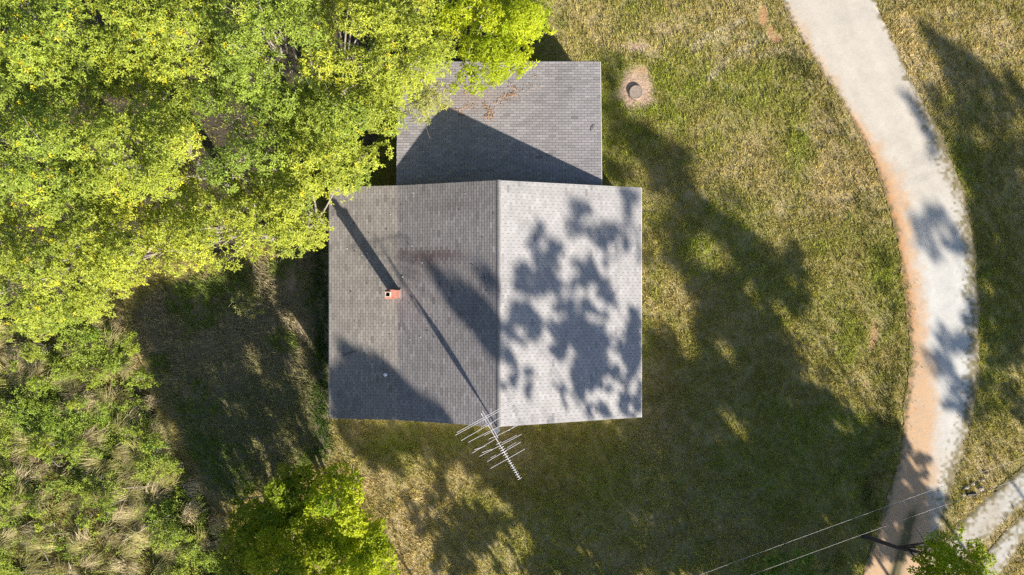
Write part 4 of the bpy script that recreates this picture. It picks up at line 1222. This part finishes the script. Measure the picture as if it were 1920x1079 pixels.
for cx_, cy_, rx, ry, dn in SH:
    sp = max(5.5, min(rx, ry) * .5)
    sp = min(sp, 8.5 if (600 < cx_ < 1210 and 330 < cy_ < 800) else 15)
    gx_, gy_ = np.meshgrid(np.arange(-rx, rx + .1, sp), np.arange(-ry, ry + .1, sp))
    for a, b in zip(gx_.ravel(), gy_.ravel()):
        a += r.normal(0, sp * .18); b += r.normal(0, sp * .18)
        if (a / rx) ** 2 + (b / ry) ** 2 < .92:
            onroof = 600 < cx_ < 1210 and 330 < cy_ < 800
            nz = .55 * vnoise(np.array([cx_ + a]), np.array([cy_ + b]), 17, 101)[0] + .45 * vnoise(np.array([cx_ + a]), np.array([cy_ + b]), 7.5, 107)[0]
            if nz < (.375 if onroof else .33): continue
            add_clump(cx_ + a, cy_ + b, sp / 37. * r.uniform(.5, .9), dn * (.7 + .6 * nz))
            if r.random() < .30:
                add_clump(cx_ + a * 1.35 + r.normal(0, 5), cy_ + b * 1.35 + r.normal(0, 5), .07 + .1 * r.random(), dn)
for pts, dn, holes in POLY:
    pa = np.array(pts); big = (np.ptp(pa[:, 0]) * np.ptp(pa[:, 1])) > 60000
    sp = 20 if big else 11
    gx_, gy_ = np.meshgrid(np.arange(pa[:, 0].min(), pa[:, 0].max(), sp), np.arange(pa[:, 1].min(), pa[:, 1].max(), sp))
    a = (gx_ + r.uniform(-.4, .4, gx_.shape) * sp).ravel(); b = (gy_ + r.uniform(-.4, .4, gy_.shape) * sp).ravel()
    ok = inside(pts, a, b)
    de = edge_dist(pts, a, b)
    for i in np.nonzero(ok)[0]:
        if any(((a[i] - h[0]) / h[2]) ** 2 + ((b[i] - h[1]) / h[3]) ** 2 < 1 for h in holes): continue
        nz = .6 * vnoise(a[i:i + 1], b[i:i + 1], 55, 103)[0] + .4 * vnoise(a[i:i + 1], b[i:i + 1], 21, 105)[0]
        if big and nz < .19 + .1 * r.random(): continue
        add_clump(a[i], b[i], min(sp / 37. * .85 * r.uniform(.7, 1.1), de[i] / 37. + .12), dn * (.6 + .8 * nz))
cl = np.array(cl)
for ti, (tp, c_, d_) in enumerate(TREES_OUT):
    m = cl[:, 0] == ti
    if not m.any(): continue
    C_ = cl[m]
    th = thing('tall_tree', 'tall leafy tree standing outside the picture on the sunny side of the house', 'tree', group='tall trees beyond the picture')
    rb = C_[:, 4]
    lfc = np.clip(rb * .55, .07, .21)
    nl = np.maximum((C_[:, 5] * 2.9 * rb ** 2 * math.pi / (lfc ** 2 * .325)).astype(int), 4)
    idx = np.repeat(np.arange(len(C_)), nl)
    off = unit(r.normal(0, 1, (len(idx), 3))) * (r.random((len(idx), 1)) ** .4) * rb[idx][:, None]
    c = C_[idx, 1:4] + off
    c[:, 2] = np.maximum(c[:, 2], .05)
    lf = lfc[idx]
    col = np.array([[.13, .17, .03]]) * r.uniform(.7, 1.3, (len(idx), 1))
    leaves_mesh('foliage', c, r.normal(0, 1, (len(idx), 3)), r.normal(0, 1, (len(idx), 3)), lf * r.uniform(.8, 1.2, len(idx)), lf * r.uniform(.5, .8, len(idx)), col, M_leaf, th, 'stuff')
    ztop = np.quantile(C_[:, 3], .95)
    hi = C_[C_[:, 3] > 2.5][:, 1:4]
    limbs((tp[0], tp[1], 0), hi, (tp[0], tp[1], max(ztop - .8, 3)), r, M_bark, th, .09, .006, 3)
